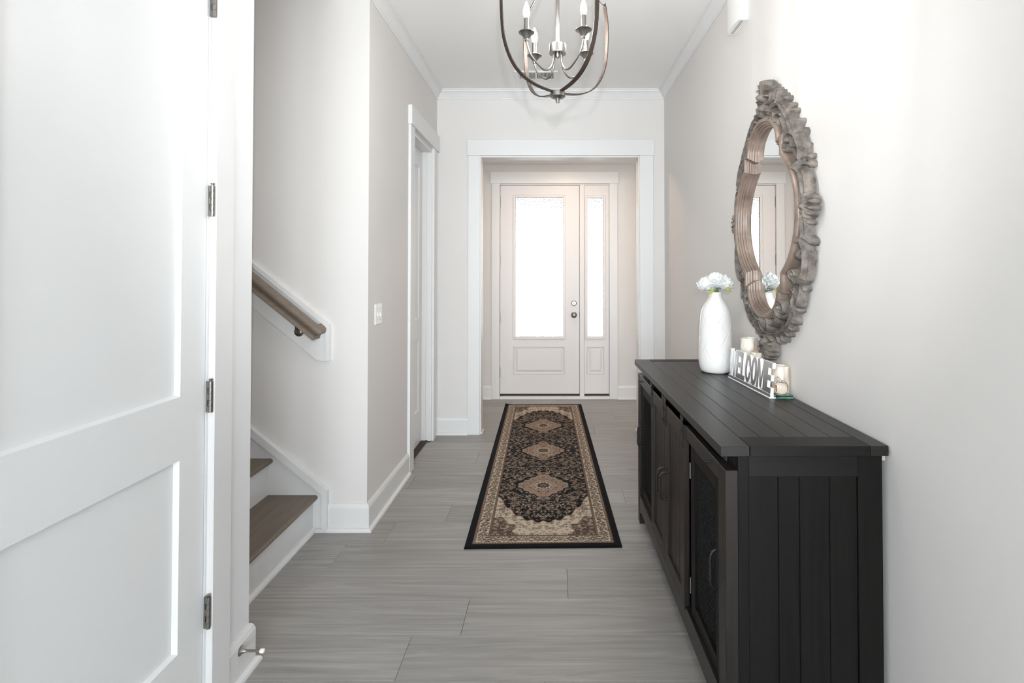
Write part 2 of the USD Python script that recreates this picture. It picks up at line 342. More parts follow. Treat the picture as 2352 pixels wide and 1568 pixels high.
# cased opening
t = thing('trim_2', 'white casing and jambs of the wide opening to the entry', 'door casing', kind='structure')
obj('casing_leg', bx(-.762, -.659 + .004, YB - .02, YB, 0, 2.4996, .0015), M_trim, t)
obj('casing_leg', bx(.784 - .004, .903, YB - .02, YB, 0, 2.4996, .0015), M_trim, t)
obj('casing_head', bx(-.770, .910, YB - .028, YB, 2.4996, 2.64, .0015), M_trim, t)
obj('jamb', bx(-.659, -.645, YB - .002, YB + W + .004, 0, 2.5, .001), M_trim, t)
obj('jamb', bx(.770, .784, YB - .002, YB + W + .004, 0, 2.5, .001), M_trim, t)
obj('jamb_head', bx(-.645, .770, YB - .002, YB + W + .004, 2.486, 2.5, .001), M_trim, t)
for x0, x1 in ((-.645, -.632), (.757, .770)):
    obj('shoe_moulding', bx(x0, x1, YB + .0, YB + W, 0, .016, .004), M_trim, t)
# casing of the front door
t = thing('trim_3', 'white casing around the front door and its sidelight', 'door casing', kind='structure')
obj('casing_leg', bx(-.703, -.610, YD - .02, YD, 0, 2.470, .0015), M_trim, t)
obj('casing_leg', bx(.648, .741, YD - .02, YD, 0, 2.470, .0015), M_trim, t)
obj('casing_head', bx(-.718, .753, YD - .028, YD, 2.470, 2.605, .0015), M_trim, t)
# casing of the hall door on the left wall
t = thing('trim_4', 'white casing around the narrow hall door on the left wall', 'door casing', kind='structure')
obj('casing_leg', bx(XL, XL + .02, 3.818, 3.928, 0, 2.5255, .0015), M_trim, t)
obj('casing_leg', bx(XL, XL + .02, 4.576, 4.672, 0, 2.5255, .0015), M_trim, t)
obj('casing_head', bx(XL, XL + .029, 3.810, 4.735, 2.5255, 2.665, .0015), M_trim, t)
for y0, y1 in ((3.924, 3.938), (4.566, 4.58)):
    obj('jamb', bx(XL - W, XL, y0, y1, 0, 2.50, .001), M_trim, t)
obj('jamb_head', bx(XL - W, XL, 3.938, 4.566, 2.486, 2.50, .001), M_trim, t)
for y0, y1 in ((3.938, 3.949), (4.555, 4.566)):
    obj('door_stop_strip', bx(XL - .082, XL - .046, y0, y1, 0, 2.486, .001), M_trim, t)
# casing of the near door
t = thing('trim_5', 'white casing beside the near panelled door', 'door casing', kind='structure')
obj('casing_leg', bx(XE, XE + .022, 1.729, 1.826, 0, 2.47, .002), M_trim, t)
obj('casing_leg', bx(XE, XE + .022, .845, .940, 0, 2.47, .002), M_trim, t)
obj('casing_head', bx(XE, XE + .029, .835, 1.836, 2.47, 2.61, .002), M_trim, t)

# ---------------------------------------------------------------- doors
def panel_field(u0, u1, v0, v1, depth, slope, plane, facing):
    """recessed flat panel with sloped sticking: (u, v) in the door's plane; plane(u, v, d) -> point, d = depth below the face"""
    o = [(u0, v0), (u1, v0), (u1, v1), (u0, v1)]; i = [(u0 + slope, v0 + slope), (u1 - slope, v0 + slope), (u1 - slope, v1 - slope), (u0 + slope, v1 - slope)]
    v = [plane(a, b, 0) for a, b in o] + [plane(a, b, depth) for a, b in i]; f = []
    for k in range(4):
        j = (k + 1) % 4; f += [[k, j, 4 + j], [k, 4 + j, 4 + k]]
    f += [[4, 5, 6], [4, 6, 7]]
    if facing < 0: f = [q[::-1] for q in f]
    return trimesh.Trimesh(np.array(v), f, process=False)
def stile_door(u0, u1, v0, v1, holes, th, plane, facing):
    """door leaf of thickness th with rectangular holes through the front skin (panels fill them)"""
    us = sorted({u0, u1, *[h[0] for h in holes], *[h[1] for h in holes]}); vs = sorted({v0, v1, *[h[2] for h in holes], *[h[3] for h in holes]})
    ms = []
    for a, b in zip(us[:-1], us[1:]):
        for c, d in zip(vs[:-1], vs[1:]):
            m, n = (a + b) / 2, (c + d) / 2
            inside = any(h[0] < m < h[1] and h[2] < n < h[3] for h in holes)
            if inside: continue
            p = np.array([plane(x, y, z) for x in (a, b) for y in (c, d) for z in (0, th)])
            ms.append(rawbox(*np.c_[p.min(0), p.max(0)].ravel()))
    return cat(ms)

# near door, closed in the near-left wall: face at x = XE - .001, looking +x
pl = lambda y, z, d: (XE - .001 - d, y, z)
t = thing('door_3', 'large white two-panel door at the left edge, closed, with satin hinges', 'door', kind='structure')
H3 = [(1.063, 1.603, 1.074, 2.330), (1.063, 1.603, .304, .883)]
obj('door_leaf', stile_door(.951, 1.715, .010, 2.452, H3, .035, pl, 1), M_door, t)
for h in H3:
    obj('panel', panel_field(*h, .015, .006, pl, 1), M_door, t)
    obj('panel_back', rawbox(XE - .036, XE - .018, h[0], h[1], h[2], h[3]), M_door, t)
for zc in (.355, 1.047, 1.682, 2.337):
    h = .05; parts = []
    parts.append(rawbox(XE + .000, XE + .0055, 1.7185, 1.7215, zc - h, zc + h))
    for k in range(5):
        a, b = zc - h + k * .02, zc - h + (k + 1) * .02 - .0006
        parts.append(tube([(XE + .0155, 1.7195, a), (XE + .0155, 1.7195, b)], .0064, 14))
        if k in (0, 2, 4): parts.append(rawbox(XE + .0055, XE + .0155, 1.7185, 1.7215, a, b))
    parts.append(lathe([(0, 0), (.004, 0), (.004, .003), (.006, .006), (.006, .008), (0, .008)], 14, (XE + .0155, 1.7195, zc + h)))
    obj('hinge', cat(parts), M_nickel, t, label='satin nickel hinge', smooth=35)

# narrow hall door in the left wall, closed, set back
XD = XL - .082
pl = lambda y, z, d: (XD - d, y, z)
t = thing('door_2', 'narrow white two-panel door set back in the left wall', 'door', kind='structure')
H2 = [(4.035, 4.470, 1.06, 2.34), (4.035, 4.470, .29, .88)]
obj('door_leaf', stile_door(3.940, 4.564, .012, 2.484, H2, .034, pl, 1), M_trim, t)
for h in H2:
    obj('panel', panel_field(*h, .012, .010, pl, 1), M_trim, t)
    obj('panel_back', rawbox(XD - .034, XD - .016, h[0], h[1], h[2], h[3]), M_trim, t)
obj('threshold', bx(XL - W + .02, XL - .03, 3.938, 4.566, .0004, .010, .002), M_brush, t, label='dark brown threshold')

# front door: faces the camera (-y)
YF = YD + .012
pl = lambda x, z, d: (x, YF + d, z)
t = thing('door_1', 'white front door with tall obscure glass, lower panel and a matching sidelight', 'door', kind='structure')
G = (-.430, .1175, .71, 2.3125); P = (-.445, .128, .29, .59)
obj('door_leaf', stile_door(-.606, .304, .056, 2.452, [G, P], .044, pl, -1), M_fdoor, t)
def raised(parent, u0, u1, v0, v1):
    o = []
    def ring(k, d): return [(u0 + k, YF + d, v0 + k), (u1 - k, YF + d, v0 + k), (u1 - k, YF + d, v1 - k), (u0 + k, YF + d, v1 - k)]
    rings = [ring(-.012, 0), ring(-.008, -.006), ring(-.002, -.006), ring(.004, .010), ring(.016, .010), ring(.040, -.002), ring(.045, -.002)]
    v = [p for r in rings for p in r]; f = []
    for i in range(len(rings) - 1):
        for k in range(4):
            j = (k + 1) % 4; f += [[4 * i + k, 4 * i + 4 + j, 4 * i + j], [4 * i + k, 4 * i + 4 + k, 4 * i + 4 + j]]
    n = 4 * len(rings) - 4; f += [[n, n + 2, n + 1], [n, n + 3, n + 2]]
    obj('raised_panel', trimesh.Trimesh(np.array(v), [q for q in f], process=False), M_fdoor, parent)
    obj('panel_back', rawbox(u0, u1, YF + .02, YF + .04, v0, v1), M_fdoor, parent)
def glazing(parent, g, name):
    u0, u1, v0, v1 = g; ms = []
    for a, b, c, d in ((u0 - .030, u0, v0 - .030, v1 + .030), (u1, u1 + .030, v0 - .030, v1 + .030), (u0, u1, v0 - .030, v0), (u0, u1, v1, v1 + .030)):
        ms.append(bx(a, b, YF - .012, YF + .02, c, d, .005))
    obj('glazing_bead', cat(ms), M_fdoor, parent)
    obj(name, rawbox(u0 - .002, u1 + .002, YF + .016, YF + .024, v0 - .002, v1 + .002), M_pane, parent, label='rippled obscure glass pane glowing with daylight')
raised(t, *P); glazing(t, G, 'pane')
obj('frame_jamb', cat([rawbox(-.624, -.610, YD, YD + .14, .0, 2.466), rawbox(.648, .661, YD, YD + .14, 0, 2.466), rawbox(-.610, .648, YD, YD + .14, 2.456, 2.466)]), M_fdoor, t)
obj('rabbet', cat([rawbox(-.610, -.594, YF + .0455, YD + .12, .036, 2.456), rawbox(.632, .648, YF + .0455, YD + .12, .036, 2.456), rawbox(.292, .372, YF + .0455, YD + .12, .036, 2.456), rawbox(-.594, .292, YF + .0455, YD + .12, 2.440, 2.456), rawbox(.372, .632, YF + .0455, YD + .12, 2.440, 2.456), rawbox(-.594, .632, YF + .0455, YD + .12, .034, .062)]), M_fdoor, t)
obj('mullion', bx(.308, .360, YD - .004, YD + .12, .03, 2.456, .003), M_fdoor, t)
G2 = (.3975, .580, .71, 2.305); P2 = (.398, .580, .29, .59)
obj('sidelight_sash', stile_door(.362, .646, .056, 2.454, [G2, P2], .044, pl, -1), M_fdoor, t)
raised(t, *P2); glazing(t, G2, 'sidelight_pane')
obj('threshold', bx(-.610, .648, YD - .035, YD + .13, .0005, .034, .004), M_trim, t, label='white door sill')
obj('door_sweep', rawbox(-.606, .304, YF - .003, YF + .04, .036, .0565), M_brush, t, label='dark brown weather strip along the bottom')
obj('door_sweep', rawbox(.362, .640, YF - .003, YF + .04, .036, .0565), M_brush, t, label='dark brown weather strip along the bottom')
for zc in (2.255, 1.59, .92, .305):
    ps = [tube([(-.611, YF - .010, zc - .055 + k * .022), (-.611, YF - .010, zc - .055 + (k + 1) * .022 - .001)], .0075, 12) for k in range(5)]
    ps.append(lathe([(0, 0), (.0035, 0), (.0035, .006), (.0085, .008), (.0085, .012), (0, .013)], 12, (-.611, YF - .010, zc + .055)))
    obj('hinge', cat(ps), M_nickel, t, label='satin nickel hinge', smooth=35)
def knobset(z, prof):
    m = lathe(prof, 36); m.apply_transform(trimesh.transformations.rotation_matrix(np.pi / 2, [1, 0, 0])); m.apply_translation([.242, YF, z]); return m
obj('deadbolt', cat([knobset(1.095, [(0, 0), (.031, 0), (.031, .006), (.026, .012), (.024, .014), (0, .014)]), bx(.238, .246, YF - .030, YF - .012, 1.083, 1.107, .002)]), M_nickel, t, label='round satin nickel deadbolt', smooth=35)
obj('knob', knobset(.960, [(0, 0), (.034, 0), (.034, .005), (.028, .010), (.013, .014), (.012, .030), (.022, .036), (.029, .046), (.029, .056), (.022, .064), (.010, .067), (0, .067)]), M_nickel, t, label='round satin nickel door knob', smooth=35)
obj('strike_plate', rawbox(.3045, .3075, YF - .002, YF + .02, .925, .99), M_dark, t)

# outside the front door
struct('porch_floor', rawbox(-3, 3, YD + .15, 9.0, -.14, -.02), M_concrete, 'concrete porch slab outside the front door', 'porch')
struct('porch_soffit', rawbox(-3, 3, YD + .15, 9.7, 2.62, 2.70), M_soffit, 'porch ceiling seen faintly through the top of the door glass', 'porch')
struct('driveway', rawbox(-30, 30, 9.0, 60, -.3, -.1), M_drive, 'sunlit concrete drive beyond the obscure glass', 'driveway')

# ---------------------------------------------------------------- stairs
t = thing('staircase', 'white stairs with brown-grey wood treads rising to the left', 'stairs', kind='structure')
RUN, RISE, X1 = .253, .2035, -1.343
for k in range(13):
    xr = X1 - RUN * k; z = RISE * k
    obj('riser', rawbox(xr - .02, xr, 1.976, YS - .018, z + (.0005 if k == 0 else 0), z + RISE - .028), M_trim, t)
    pts = [(xr - RUN - .001, z + RISE), (xr + .014, z + RISE), (xr + .022, z + RISE - .004), (xr + .027, z + RISE - .013), (xr + .024, z + RISE - .022), (xr + .016, z + RISE - .028), (xr - RUN - .001, z + RISE - .028)]
    obj('tread', extr(Polygon(pts), 1.976, YS - .018, 'y'), M_tread, t, smooth=40)
    if k < 2:
        pass
obj('riser_moulding', extr(Polygon([(X1, .0005), (X1 + .018, .0005), (X1 + .017, .010), (X1 + .010, .018), (X1, .021)]), 1.976, YS - .018, 'y'), M_trim, t, smooth=40)
sl = RISE / RUN
zt = lambda x: .233 + (-1.26 - x) * sl
skirt = Polygon([(-1.29, .0005), (-1.29, zt(-1.29) - .03), (-4.7, zt(-4.7) - .03), (-4.7, .0005)])
obj('skirt_board', extr(skirt, YS - .018, YS, 'y'), M_trim, t)
cap = Polygon([(-1.29, .0005), (-1.26, .0005), (-1.26, zt(-1.26)), (-4.7, zt(-4.7)), (-4.7, zt(-4.7) - .048), (-1.29, zt(-1.29) - .048)])
obj('skirt_cap', extr(cap, YS - .032, YS, 'y'), M_trim, t)
obj('skirt_shoe', extr(Polygon([(-1.343 + .018, .0005), (-1.29, .0005), (-1.29, .021), (-1.325, .021)]), YS - .034, YS - .018, 'y'), M_trim, t)

# handrail on its white backing board
t = thing('handrail', 'brown-grey wood handrail on a white backing board along the stairs', 'handrail', kind='structure')
def zr(x, z0, x0): return z0 + (x0 - x) * sl
back = Polygon([(-1.254, .953), (-1.324, .953), (-3.2, zr(-3.2, .953, -1.324)), (-3.2, zr(-3.2, 1.154, -1.254)), (-1.254, 1.154)])
obj('backing_board', extr(back, YS - .016, YS, 'y'), M_trim, t, label='white backing board with beaded edge')
rim = back.difference(Polygon([(-1.276, .90), (-3.3, .90 + 2.0), (-3.3, zr(-3.3, 1.154, -1.254) - .028), (-1.276, zr(-1.276, 1.154, -1.254) - .028)]).buffer(0).union(Polygon([(-1.276, .9), (-1.276, zr(-1.276, 1.126, -1.254)), (-3.3, zr(-3.3, 1.126, -1.254)), (-3.3, .9)])))
obj('backing_bead', extr(rim, YS - .026, YS - .016, 'y'), M_trim, t)
d1 = np.array([math.cos(math.atan(sl)), 0, -math.sin(math.atan(sl))]); nrm = np.array([math.sin(math.atan(sl)), 0, math.cos(math.atan(sl))])
prof = []           # (q: towards camera from the rail axis, n: along the normal)
half = [(.000, .034), (.012, .033), (.022, .029), (.029, .021), (.031, .012), (.029, .004), (.023, -.002), (.018, -.010), (.017, -.018), (.021, -.025), (.024, -.030), (.024, -.034)]
prof = half + [(-q, n) for q, n in half[::-1][:-0 or None] if q > 0]
prof = np.array(prof) * [1.0, 1.1]
corner = np.array([-1.309, 2.920, 1.123])
rows = []
for tt in (-2.2, 0):
    rows.append(np.array([corner + d1 * (tt + (q if tt == 0 else 0)) + nrm * n + np.array([0, -q, 0]) for q, n in prof]))
rows.append(np.array([[p[0], YS - .016, p[2]] for p in rows[1]]))
n = len(prof); v = np.vstack(rows); f = []
for i in range(2):
    for j in range(n):
        k = (j + 1) % n; f += [[i * n + j, (i + 1) * n + k, i * n + k], [i * n + j, (i + 1) * n + j, (i + 1) * n + k]]
rail = trimesh.Trimesh(v, f, process=False)
if rail.volume < 0: rail.invert()
obj('rail', rail, M_rail, t, label='moulded brown-grey wood rail with a mitred return', smooth=32)
rx, rz = -1.429, 1.116
ros = lathe([(0, 0), (.027, 0), (.027, .003), (.023, .008), (.012, .012), (.009, .014), (.006, .020), (0, .021)], 30)
ros.apply_transform(trimesh.transformations.rotation_matrix(np.pi / 2, [1, 0, 0])); ros.apply_translation([rx, YS - .016, rz])
obj('bracket', cat([ros, tube(spline([(rx, YS - .030, rz), (rx + .004, YS - .062, rz + .010), (rx + .010, YS - .076, rz + .030), (rx + .012, YS - .078, rz + .062)], 14), .0048, 12)]), M_bronze, t, label='round dark bracket under the rail', smooth=35)

# ---------------------------------------------------------------- ceiling register
t = thing('ceiling_vent', 'white slotted air register in the ceiling near the cross wall', 'air vent')
vx0, vx1, vy0, vy1 = -.318, .040, 4.285, 4.485
fr = sbox(vx0, vy0, vx1, vy1).difference(sbox(vx0 + .035, vy0 + .035, vx1 - .035, vy1 - .035))
obj('frame', extr(fr, ZC - .006, ZC, 'z'), M_plastic, t)
obj('duct', rawbox(vx0 + .035, vx1 - .035, vy0 + .035, vy1 - .035, ZC - .0012, ZC - .0002), M_dark, t, label='dark opening behind the slats')
obj('centre_bar', rawbox((vx0 + vx1) / 2 - .006, (vx0 + vx1) / 2 + .006, vy0 + .034, vy1 - .034, ZC - .006, ZC - .0014), M_plastic, t)
ns = 26
for k in range(ns):
    x = vx0 + .035 + (k + .5) * (vx1 - vx0 - .07) / ns
    m = bx(-.0008, .0008, vy0 + .034, vy1 - .034, -.0055, .0055, .0004)
    m.apply_transform(trimesh.transformations.rotation_matrix(math.radians(38 if k < ns // 2 else -38), [0, 1, 0])); m.apply_translation([x, 0, ZC - .0065])
    obj('slat', m, M_plastic, t)

# door chime high on the right wall
t = thing('door_chime', 'white door chime box high on the right wall', 'door chime')
cp = Polygon([(XR, 2.706), (XR - .046, 2.706), (XR - .052, 2.745), (XR - .054, 2.796), (XR - .052, 2.847), (XR - .046, 2.886), (XR, 2.886)])
obj('cover', extr(cp, 2.752, 2.97, 'z'), M_plastic, t, smooth=30)
sm = []
for r_ in (.022, .030):
    for k in range(13):
        y = 2.722 + k * .0122; sm.append(rawbox(XR - r_ - .0022, XR - r_ + .0022 - .001, y - .0028, y + .0028, 2.7512, 2.7522))
obj('sound_slots', cat(sm), M_dark, t, label='two rows of dark sound slots', kind='stuff')

# light switch
t = thing('light_switch', 'white double switch plate on the left wall beside the hall door', 'light switch')
obj('plate', bx(XL, XL + .006, 3.105, 3.230, 1.140, 1.262, .003), M_plastic, t)
for yc in (3.145, 3.190):
    obj('toggle', hull([(XL + .005, yc - .005, 1.191), (XL + .005, yc + .005, 1.191), (XL + .005, yc - .005, 1.212), (XL + .005, yc + .005, 1.212), (XL + .012, yc - .0045, 1.189), (XL + .012, yc + .0045, 1.189), (XL + .012, yc - .0045, 1.198), (XL + .012, yc + .0045, 1.198)]), M_plastic, t)
    for zc in (1.168, 1.234):
        s = lathe([(0, 0), (.0035, 0), (.003, .0012), (0, .0014)], 12); s.apply_transform(trimesh.transformations.rotation_matrix(np.pi / 2, [0, 1, 0])); s.apply_translation([XL + .006, yc, zc]); obj('screw', s, M_nickel, t)

# rigid door stop on the near baseboard
t = thing('door_stop', 'satin rod door stop with white rubber tip on the near baseboard', 'door stop')
ds = lathe([(0, 0), (.0165, 0), (.0165, .002), (.010, .008), (.0055, .018), (.0045, .024), (.0040, .060), (.0055, .066), (.0040, .072), (0, .072)], 24)
tip = lathe([(0, .070), (.0068, .070), (.0075, .073), (.0075, .081), (.0062, .085), (0, .085)], 24)
for m, nm, mt in ((ds, 'rod', M_nickel), (tip, 'rubber_tip', M_rubber)):
    m.apply_transform(trimesh.transformations.rotation_matrix(np.pi / 2, [0, 1, 0])); m.apply_translation([XE + .0172, 1.895, .110]); obj(nm, m, mt, t, smooth=35)

# ---------------------------------------------------------------- chandelier
CX, CY = .018, 2.0
t = thing('chandelier', 'lantern chandelier of crossed bronze bands with four lit candle lamps', 'chandelier', (CX, CY, 0))
def at(r, az, z): return np.array([r * az[0], r * az[1], z])
azb = [(-.833, -.553), (.553, -.833), (.833, .553), (-.553, .833)]
prof_rz = spline([(.022, 2.131), (.07, 2.136), (.126, 2.151), (.185, 2.19), (.218, 2.242), (.236, 2.30), (.242, 2.365), (.2445, 2.42), (.240, 2.48), (.229, 2.535)], 44)
for az in azb:
    az = np.array(az); tg = np.array([-az[1], az[0], 0]); v, f = [], []
    d = np.gradient(prof_rz, axis=0); d /= np.linalg.norm(d, axis=1, keepdims=True); nn = np.c_[d[:, 1], -d[:, 0]]     # outward normal in (r, z)
    for (r, z), q in zip(prof_rz, nn):
        for sgn, off in ((-1, 0), (1, 0), (1, 1), (-1, 1)):
            p = at(r - q[0] * .0035 * off, az, z - q[1] * .0035 * off) + tg * sgn * .0085; v.append(p)
    m = len(prof_rz)
    for i in range(m - 1):
        for j in range(4):
            k = (j + 1) % 4; f += [[4 * i + j, 4 * i + k, 4 * i + 4 + k], [4 * i + j, 4 * i + 4 + k, 4 * i + 4 + j]]
    f += [[0, 2, 1], [0, 3, 2]]; e = 4 * (m - 1); f += [[e, e + 1, e + 2], [e, e + 2, e + 3]]
    b = trimesh.Trimesh(np.array(v), f, process=False)
    if b.volume < 0: b.invert()
    pin = tube([at(.236, az, 2.522) , at(.222, az, 2.526)], .004, 8)
    obj('band', cat([b, pin]), M_bandmetal, t, smooth=30)
    obj('top_rod', tube(spline([at(.232, az, 2.522), at(.17, az, 2.553), at(.10, az, 2.61), at(.045, az, 2.70), at(.016, az, 2.80)], 20), .0042, 10), M_nickel, t, smooth=40)
obj('hub', lathe([(0, 2.266), (.008, 2.266), (.011, 2.272), (.011, 2.280), (.0315, 2.280), (.0325, 2.283), (.0325, 2.312), (.0315, 2.315), (.010, 2.318), (0, 2.318)], 40), M_nickel, t, smooth=35)
obj('stem', cat([tube([(0, 0, 2.316), (0, 0, 2.83)], .0066, 16), lathe([(0, 2.79), (.020, 2.79), (.020, 2.815), (0, 2.815)], 24), tube([(0, 0, 2.83), (0, 0, ZC - .02)], .004, 10)]), M_nickel, t, smooth=35)
obj('canopy', lathe([(0, ZC - .03), (.012, ZC - .03), (.05, ZC - .022), (.064, ZC - .008), (.064, ZC - .0005), (0, ZC - .0005)], 36), M_nickel, t, smooth=35)
obj('finial', lathe([(0, 2.0935), (.0070, 2.0935), (.0075, 2.096), (.0075, 2.108), (.014, 2.108), (.020, 2.113), (.0245, 2.113), (.0285, 2.116), (.0285, 2.133), (.0275, 2.136), (0, 2.136)], 40), M_nickel, t, smooth=35)
th = math.radians(39); azl = [(-math.cos(th), -math.sin(th)), (math.sin(th), -math.cos(th)), (math.cos(th), math.sin(th)), (-math.sin(th), math.cos(th))]
for az in azl:
    path = spline([at(.018, az, 2.282), at(.021, az, 2.255), at(.034, az, 2.220), at(.060, az, 2.204), at(.092, az, 2.216), at(.122, az, 2.240), at(.139, az, 2.266), at(.1463, az, 2.297)], 36)
    arm = obj('arm', tube(path, .0036, 10), M_nickel, t, smooth=40)
    c = at(.1463, az, 0)
    obj('bobeche', lathe([(0, 2.289), (.0075, 2.289), (.0075, 2.297), (.0095, 2.300), (.016, 2.308), (.024, 2.316), (.0295, 2.319), (.0295, 2.3205), (.022, 2.3195), (0, 2.316)], 32, c), M_nickel, arm, smooth=30)
    obj('candle_sleeve', lathe([(0, 2.318), (.0098, 2.318), (.0098, 2.372), (0, 2.372)], 20, c), M_nickel, arm, smooth=35)
    obj('bulb', lathe([(0, 2.372), (.007, 2.372), (.0105, 2.382), (.0125, 2.395), (.0105, 2.410), (.005, 2.425), (.0015, 2.434), (0, 2.435)], 18, c), M_bulb, arm, label='lit flame-shaped bulb', smooth=True)

# ---------------------------------------------------------------- rug
RW2, RL2 = .416, 1.507
RU = thing('runner_rug', 'black and tan patterned runner rug lying on the grey planks', 'rug', (-.078, 4.307, 0), 1.05)
def rug_pattern(nx, ny):
    """flat woven print on a quarter of the rug (u from the side edge inwards, v from the short end inwards), mirrored both ways"""
    rng = np.random.default_rng(11)
    hu, hv = RW2, RL2
    step = .0013
    u = np.arange(0, hu, step); v = np.arange(0, hv, step)
    U, V = np.meshgrid(u, v)                        # rows: v, columns: u
    X = hu - U                                      # distance from the long axis
    Yc = hv - V                                     # distance from the short axis
    C = {k: np.array(lin(*c)) for k, c in dict(black=(14, 12, 14), tan=(148, 127, 111), cream=(192, 177, 156), brown=(86, 67, 59), dkbrown=(48, 37, 35), grey=(122, 113, 100), rose=(136, 108, 96)).items()}
    img = np.empty(U.shape + (3,)); img[:] = C['black']
    def fill(mask, c): img[mask] = C[c]
    def local(x, y, r):
        i0, i1 = max(0, int((y - r) / step)), min(len(v), int((y + r) / step) + 2); j0, j1 = max(0, int((x - r) / step)), min(len(u), int((x + r) / step) + 2)
        return slice(i0, i1), slice(j0, j1)
    def shape(x, y, r, fn, c):
        sl_ = local(x, y, r)
        if sl_[0].start >= sl_[0].stop or sl_[1].start >= sl_[1].stop: return
        du, dv = U[sl_] - x, V[sl_] - y
        m = fn(du, dv); sub = img[sl_]; sub[m] = C[c]
    def rosette(x, y, r, cols=('tan', 'brown', 'cream'), n=6, rot=0.):
        def pet(du, dv):
            a = np.arctan2(dv, du) + rot; rr = np.hypot(du, dv); return rr < r * (.78 + .22 * np.cos(n * a))
        shape(x, y, r * 1.1, pet, cols[0])
        shape(x, y, r, lambda a, b: (np.hypot(a, b) < r * .62) & (np.hypot(a, b) > r * .44), cols[1])
        shape(x, y, r, lambda a, b: np.hypot(a, b) < r * .28, cols[2])
    def leafy(x, y, L, wd, ang, c):
        ca, sa = math.cos(ang), math.sin(ang)
        def fn(du, dv):
            p, q = du * ca + dv * sa, -du * sa + dv * ca; tt = p / L
            return (tt > 0) & (tt < 1) & (np.abs(q - .25 * wd * np.sin(np.pi * tt)) < wd * np.sin(np.pi * np.clip(tt, 0, 1)) ** .8)
        shape(x, y, L * 1.05, fn, c)
    def vine(pts, wd, c):
        p = spline(pts, 80)
        for a in p: shape(a[0], a[1], wd * 1.5, lambda du, dv: np.hypot(du, dv) < wd, c)
    # corner spandrels: everything inside the border and outside the lens-shaped black field
    e = .128
    inner = (U > e) & (V > e)
    lim = .285 + .36 * np.clip((X / (hu - e)), 0, 1) ** 2.3 + .014 * np.cos(X * 95)
    fill(inner & (V < lim), 'tan')
    fill(inner & (V < lim) & (V > lim - .014), 'tan'); fill(inner & (V < lim - .014), 'cream')
    q = np.hypot((U - e) / .135, (V - e) / .20); ang = np.arctan2((V - e), (U - e))
    fill(inner & (V < lim) & (q < 1 + .13 * np.cos(ang * 9)), 'brown')
    for k in range(560):
        x, y = rng.uniform(e, hu), rng.uniform(e, .70)
        xx = hu - x; l = .285 + .36 * min(1, max(0, xx) / (hu - e)) ** 2.3
        if y > l - .012: continue
        if rng.random() < .55: rosette(x, y, rng.uniform(.007, .0125), ('dkbrown', 'tan', 'cream') if rng.random() < .5 else ('cream', 'brown', 'tan'), 5)
        else: leafy(x, y, rng.uniform(.014, .028), .0038, rng.uniform(0, 6.28), rng.choice(['brown', 'tan', 'grey', 'rose', 'tan']))
    # scalloped dark edge of the field and its filler of vines, leaves and flowers
    def in_field(x, y):
        xx = hu - x; return y > .285 + .36 * min(1, max(0, xx) / (hu - e)) ** 2.3 + .012 and x > e + .008
    for k in range(150):
        x, y = rng.uniform(e, hu), rng.uniform(.28, hv)
        if not in_field(x, y): continue
        a = rng.uniform(0, 6.28); pts = []
        for s in range(7):
            pts.append((x, y)); x += .016 * math.cos(a); y += .016 * math.sin(a); a += .62 * (1 if k % 2 else -1)
        if all(in_field(*p) for p in pts): vine(pts, .0013, rng.choice(['grey', 'tan']))
    for k in range(1050):
        x, y = rng.uniform(e, hu + .01), rng.uniform(.28, hv + .01)
        if not in_field(x, y): continue
        w_ = rng.random()
        if w_ < .80: leafy(x, y, rng.uniform(.012, .024), rng.uniform(.0020, .0036), rng.uniform(0, 6.28), rng.choice(['tan', 'grey', 'cream', 'tan', 'tan', 'grey']))
        else: rosette(x, y, rng.uniform(.008, .014), [('tan', 'brown', 'cream'), ('grey', 'black', 'tan'), ('rose', 'black', 'cream')][rng.integers(3)], 5)
    for gx in np.arange(.03, .29, .062):
        for gy in np.arange(.36, hv, .094):
            x, y = hu - gx, gy + (.047 if int(gx / .062) % 2 else 0)
            if in_field(x, y) and in_field(x, y - .02): rosette(x, y, .0165, ('tan', 'black', 'rose'), 6)
    # field edge
    edge = inner & (np.abs(V - lim) < .0035); fill(edge, 'dkbrown')
    # medallions: one on the centre, one .70 along
    for vc in (hv, hv - .70):
        dx, dy = X, V - vc; r = np.hypot(dx, dy); a = np.arctan2(dy, dx)
        dd = (np.abs(dx) / .178) ** 1.2 + (np.abs(dy) / .195) ** 1.2 + .05 * np.cos(16 * a)
        fill(dd < 1.10, 'black'); fill(dd < 1.0, 'tan')
        fill((dd < .62) & (dd > .55), 'rose'); fill((dd < .50), 'tan')
        for k in range(150):
            rr, aa = .165 * math.sqrt(rng.random()), rng.uniform(0, 2 * math.pi)
            x, y = hu - abs(rr * math.cos(aa)), vc + rr * math.sin(aa)
            if (abs(hu - x) / .178) ** 1.25 + (abs(y - vc) / .178) ** 1.25 > .88: continue
            leafy(x, y, rng.uniform(.012, .022), .0030, rng.uniform(0, 6.28), rng.choice(['dkbrown', 'brown', 'brown', 'grey', 'black', 'cream']))
        for k in range(16):
            aa = k * math.pi / 8; rosette(hu - .078 * math.cos(aa), vc + .078 * math.sin(aa), .0105, ('cream', 'brown', 'tan'), 5)
        m = r < .062 * (.86 + .14 * np.cos(10 * a)); fill(m, 'cream')
        m = r < .048 * (.88 + .12 * np.cos(10 * a)); fill(m, 'dkbrown')
        m = r < .036 * (.84 + .16 * np.cos(8 * a)); fill(m, 'brown'); fill(r < .018, 'grey'); fill(r < .008, 'dkbrown')
